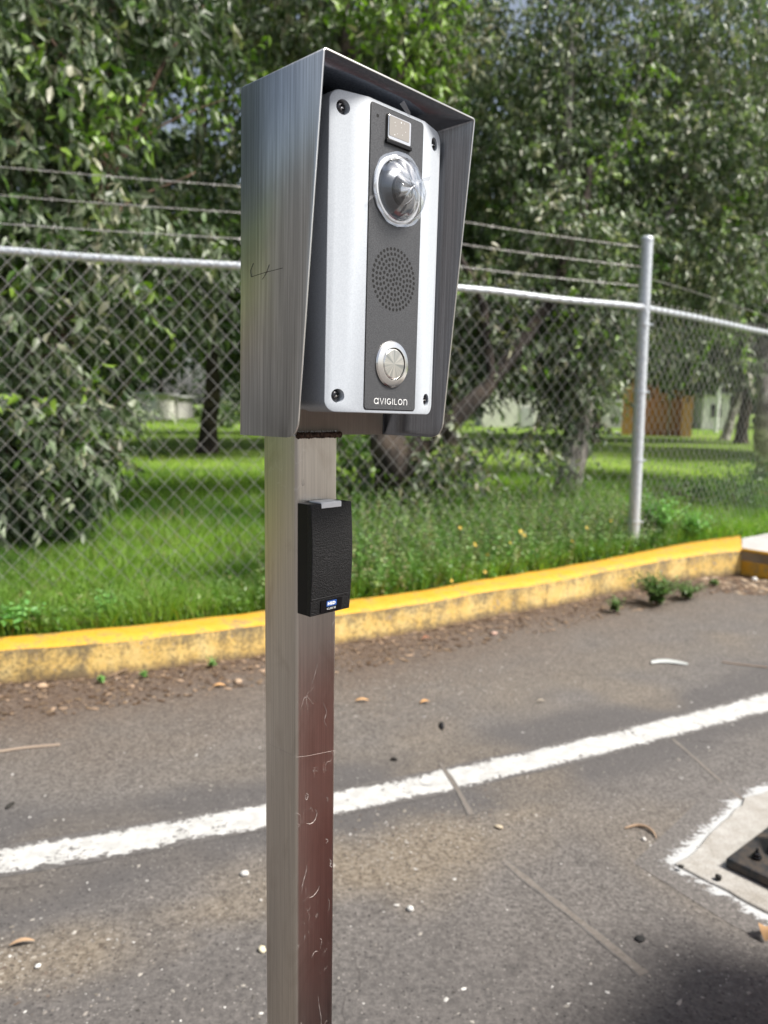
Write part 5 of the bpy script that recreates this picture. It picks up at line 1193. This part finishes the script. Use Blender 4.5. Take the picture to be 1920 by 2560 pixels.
# light bar
q = MB(); q.box((.0003, -.0105, z1r - .0006 + .0012), (.0245, .0180, .0016)); q.box((.0003, -rt_f(z1r) - .0001, z1r - .0018), (.0245, .0012, .0048)); q.build('light_bar', M['whitep'], cr, bevel=.0005)
zc_ = -.1864; tl = rt_f(zc_) + .0001; tilt = math.atan((rt_f(z0r) - rt_f(zl)) / (zl - z0r))
LM = Matrix.Translation((.0010, -tl - .0003, zc_)) @ Matrix.Rotation(-tilt, 4, 'X') @ Matrix(((1, 0, 0, 0), (0, 0, -1, 0), (0, 1, 0, 0), (0, 0, 0, 1)))
q = MB(); q.prism(rrect(.0265, .0118, .0016, 4), -.0006, .0004, LM); lb = q.build('badge', M['black'], cr)
q = MB(); q.prism(rrect(.0125, .0056, .0008, 3, 0, .0018), .0004, .0006, LM); q.build('blue_logo', M['blue'], lb)
q = MB(); hs = .0032; y0 = .0018 - hs / 2; LM2 = LM @ Matrix.Translation((0, 0, .0006))
def bx2(x0, x1, ya, yb): q.prism([(x0, ya), (x1, ya), (x1, yb), (x0, yb)], 0, .0001, LM2)
bx2(-.0050, -.0038, y0, y0 + hs); bx2(-.0026, -.0014, y0, y0 + hs); bx2(-.0038, -.0026, y0 + hs * .38, y0 + hs * .62)
bx2(-.0008, .0004, y0, y0 + hs)
dpo = [(.0010, y0), (.0030, y0), (.0044, y0 + hs * .22), (.0048, y0 + hs * .5), (.0044, y0 + hs * .78), (.0030, y0 + hs), (.0010, y0 + hs)]
q.prism(dpo, 0, .0001, LM2); q.build('logo_letters', M['white'], lb)
q = MB(); q.prism([(.0022, y0 + hs * .3), (.0034, y0 + hs * .3), (.0034, y0 + hs * .7), (.0022, y0 + hs * .7)], .0001, .00018, LM2); q.build('letter_counter', M['blue'], lb)
tc = bpy.data.curves.new('small_text', 'FONT'); tc.body = 'iCLASS SE'; tc.size = .0026; tc.align_x = 'CENTER'; tc.extrude = .00004; to = bpy.data.objects.new('t', tc); C.objects.link(to)
bpy.context.view_layer.update(); tme = bpy.data.meshes.new_from_object(to.evaluated_get(bpy.context.evaluated_depsgraph_get())); bpy.data.objects.remove(to); tme.transform(LM @ Matrix.Translation((0, -.0040, .0006)))
tme.materials.clear(); link('small_lettering', tme, M['white'], lb)

# ------------------------------------------------------------------ maroon cabinet, added out of view to give the red reflection in the post
Nn_ = Vector((math.cos(YAW), -math.sin(YAW), 0))
cab = empty('reflection_cabinet', O + Nn_ * .405 + U * .25, RZ, 'low maroon cabinet added out of view to redden the reflection in the post', 'cabinet')
q = MB(); q.box((.55, -.20, .37), (1.1, .40, .70)); q.build('cabinet_body', M['reflection_red'], cab, bevel=.012)
q = MB(); q.box((.55, -.20, .735), (1.14, .44, .03)); q.build('lid', M['black'], cab, bevel=.006)
for x_ in (.28, .82):
    q = MB(); q.box((x_, .004, .37), (.50, .012, .60)); d_ = q.build('door', M['reflection_red'], cab, bevel=.003)
    q = MB(); q.box((x_ + (.19 if x_ < .5 else -.19), .018, .40), (.02, .02, .12)); q.build('handle', M['chrome'], d_, bevel=.003)
q = MB(); q.box((.55, -.20, .012), (1.04, .34, .024)); q.build('plinth', M['black'], cab)
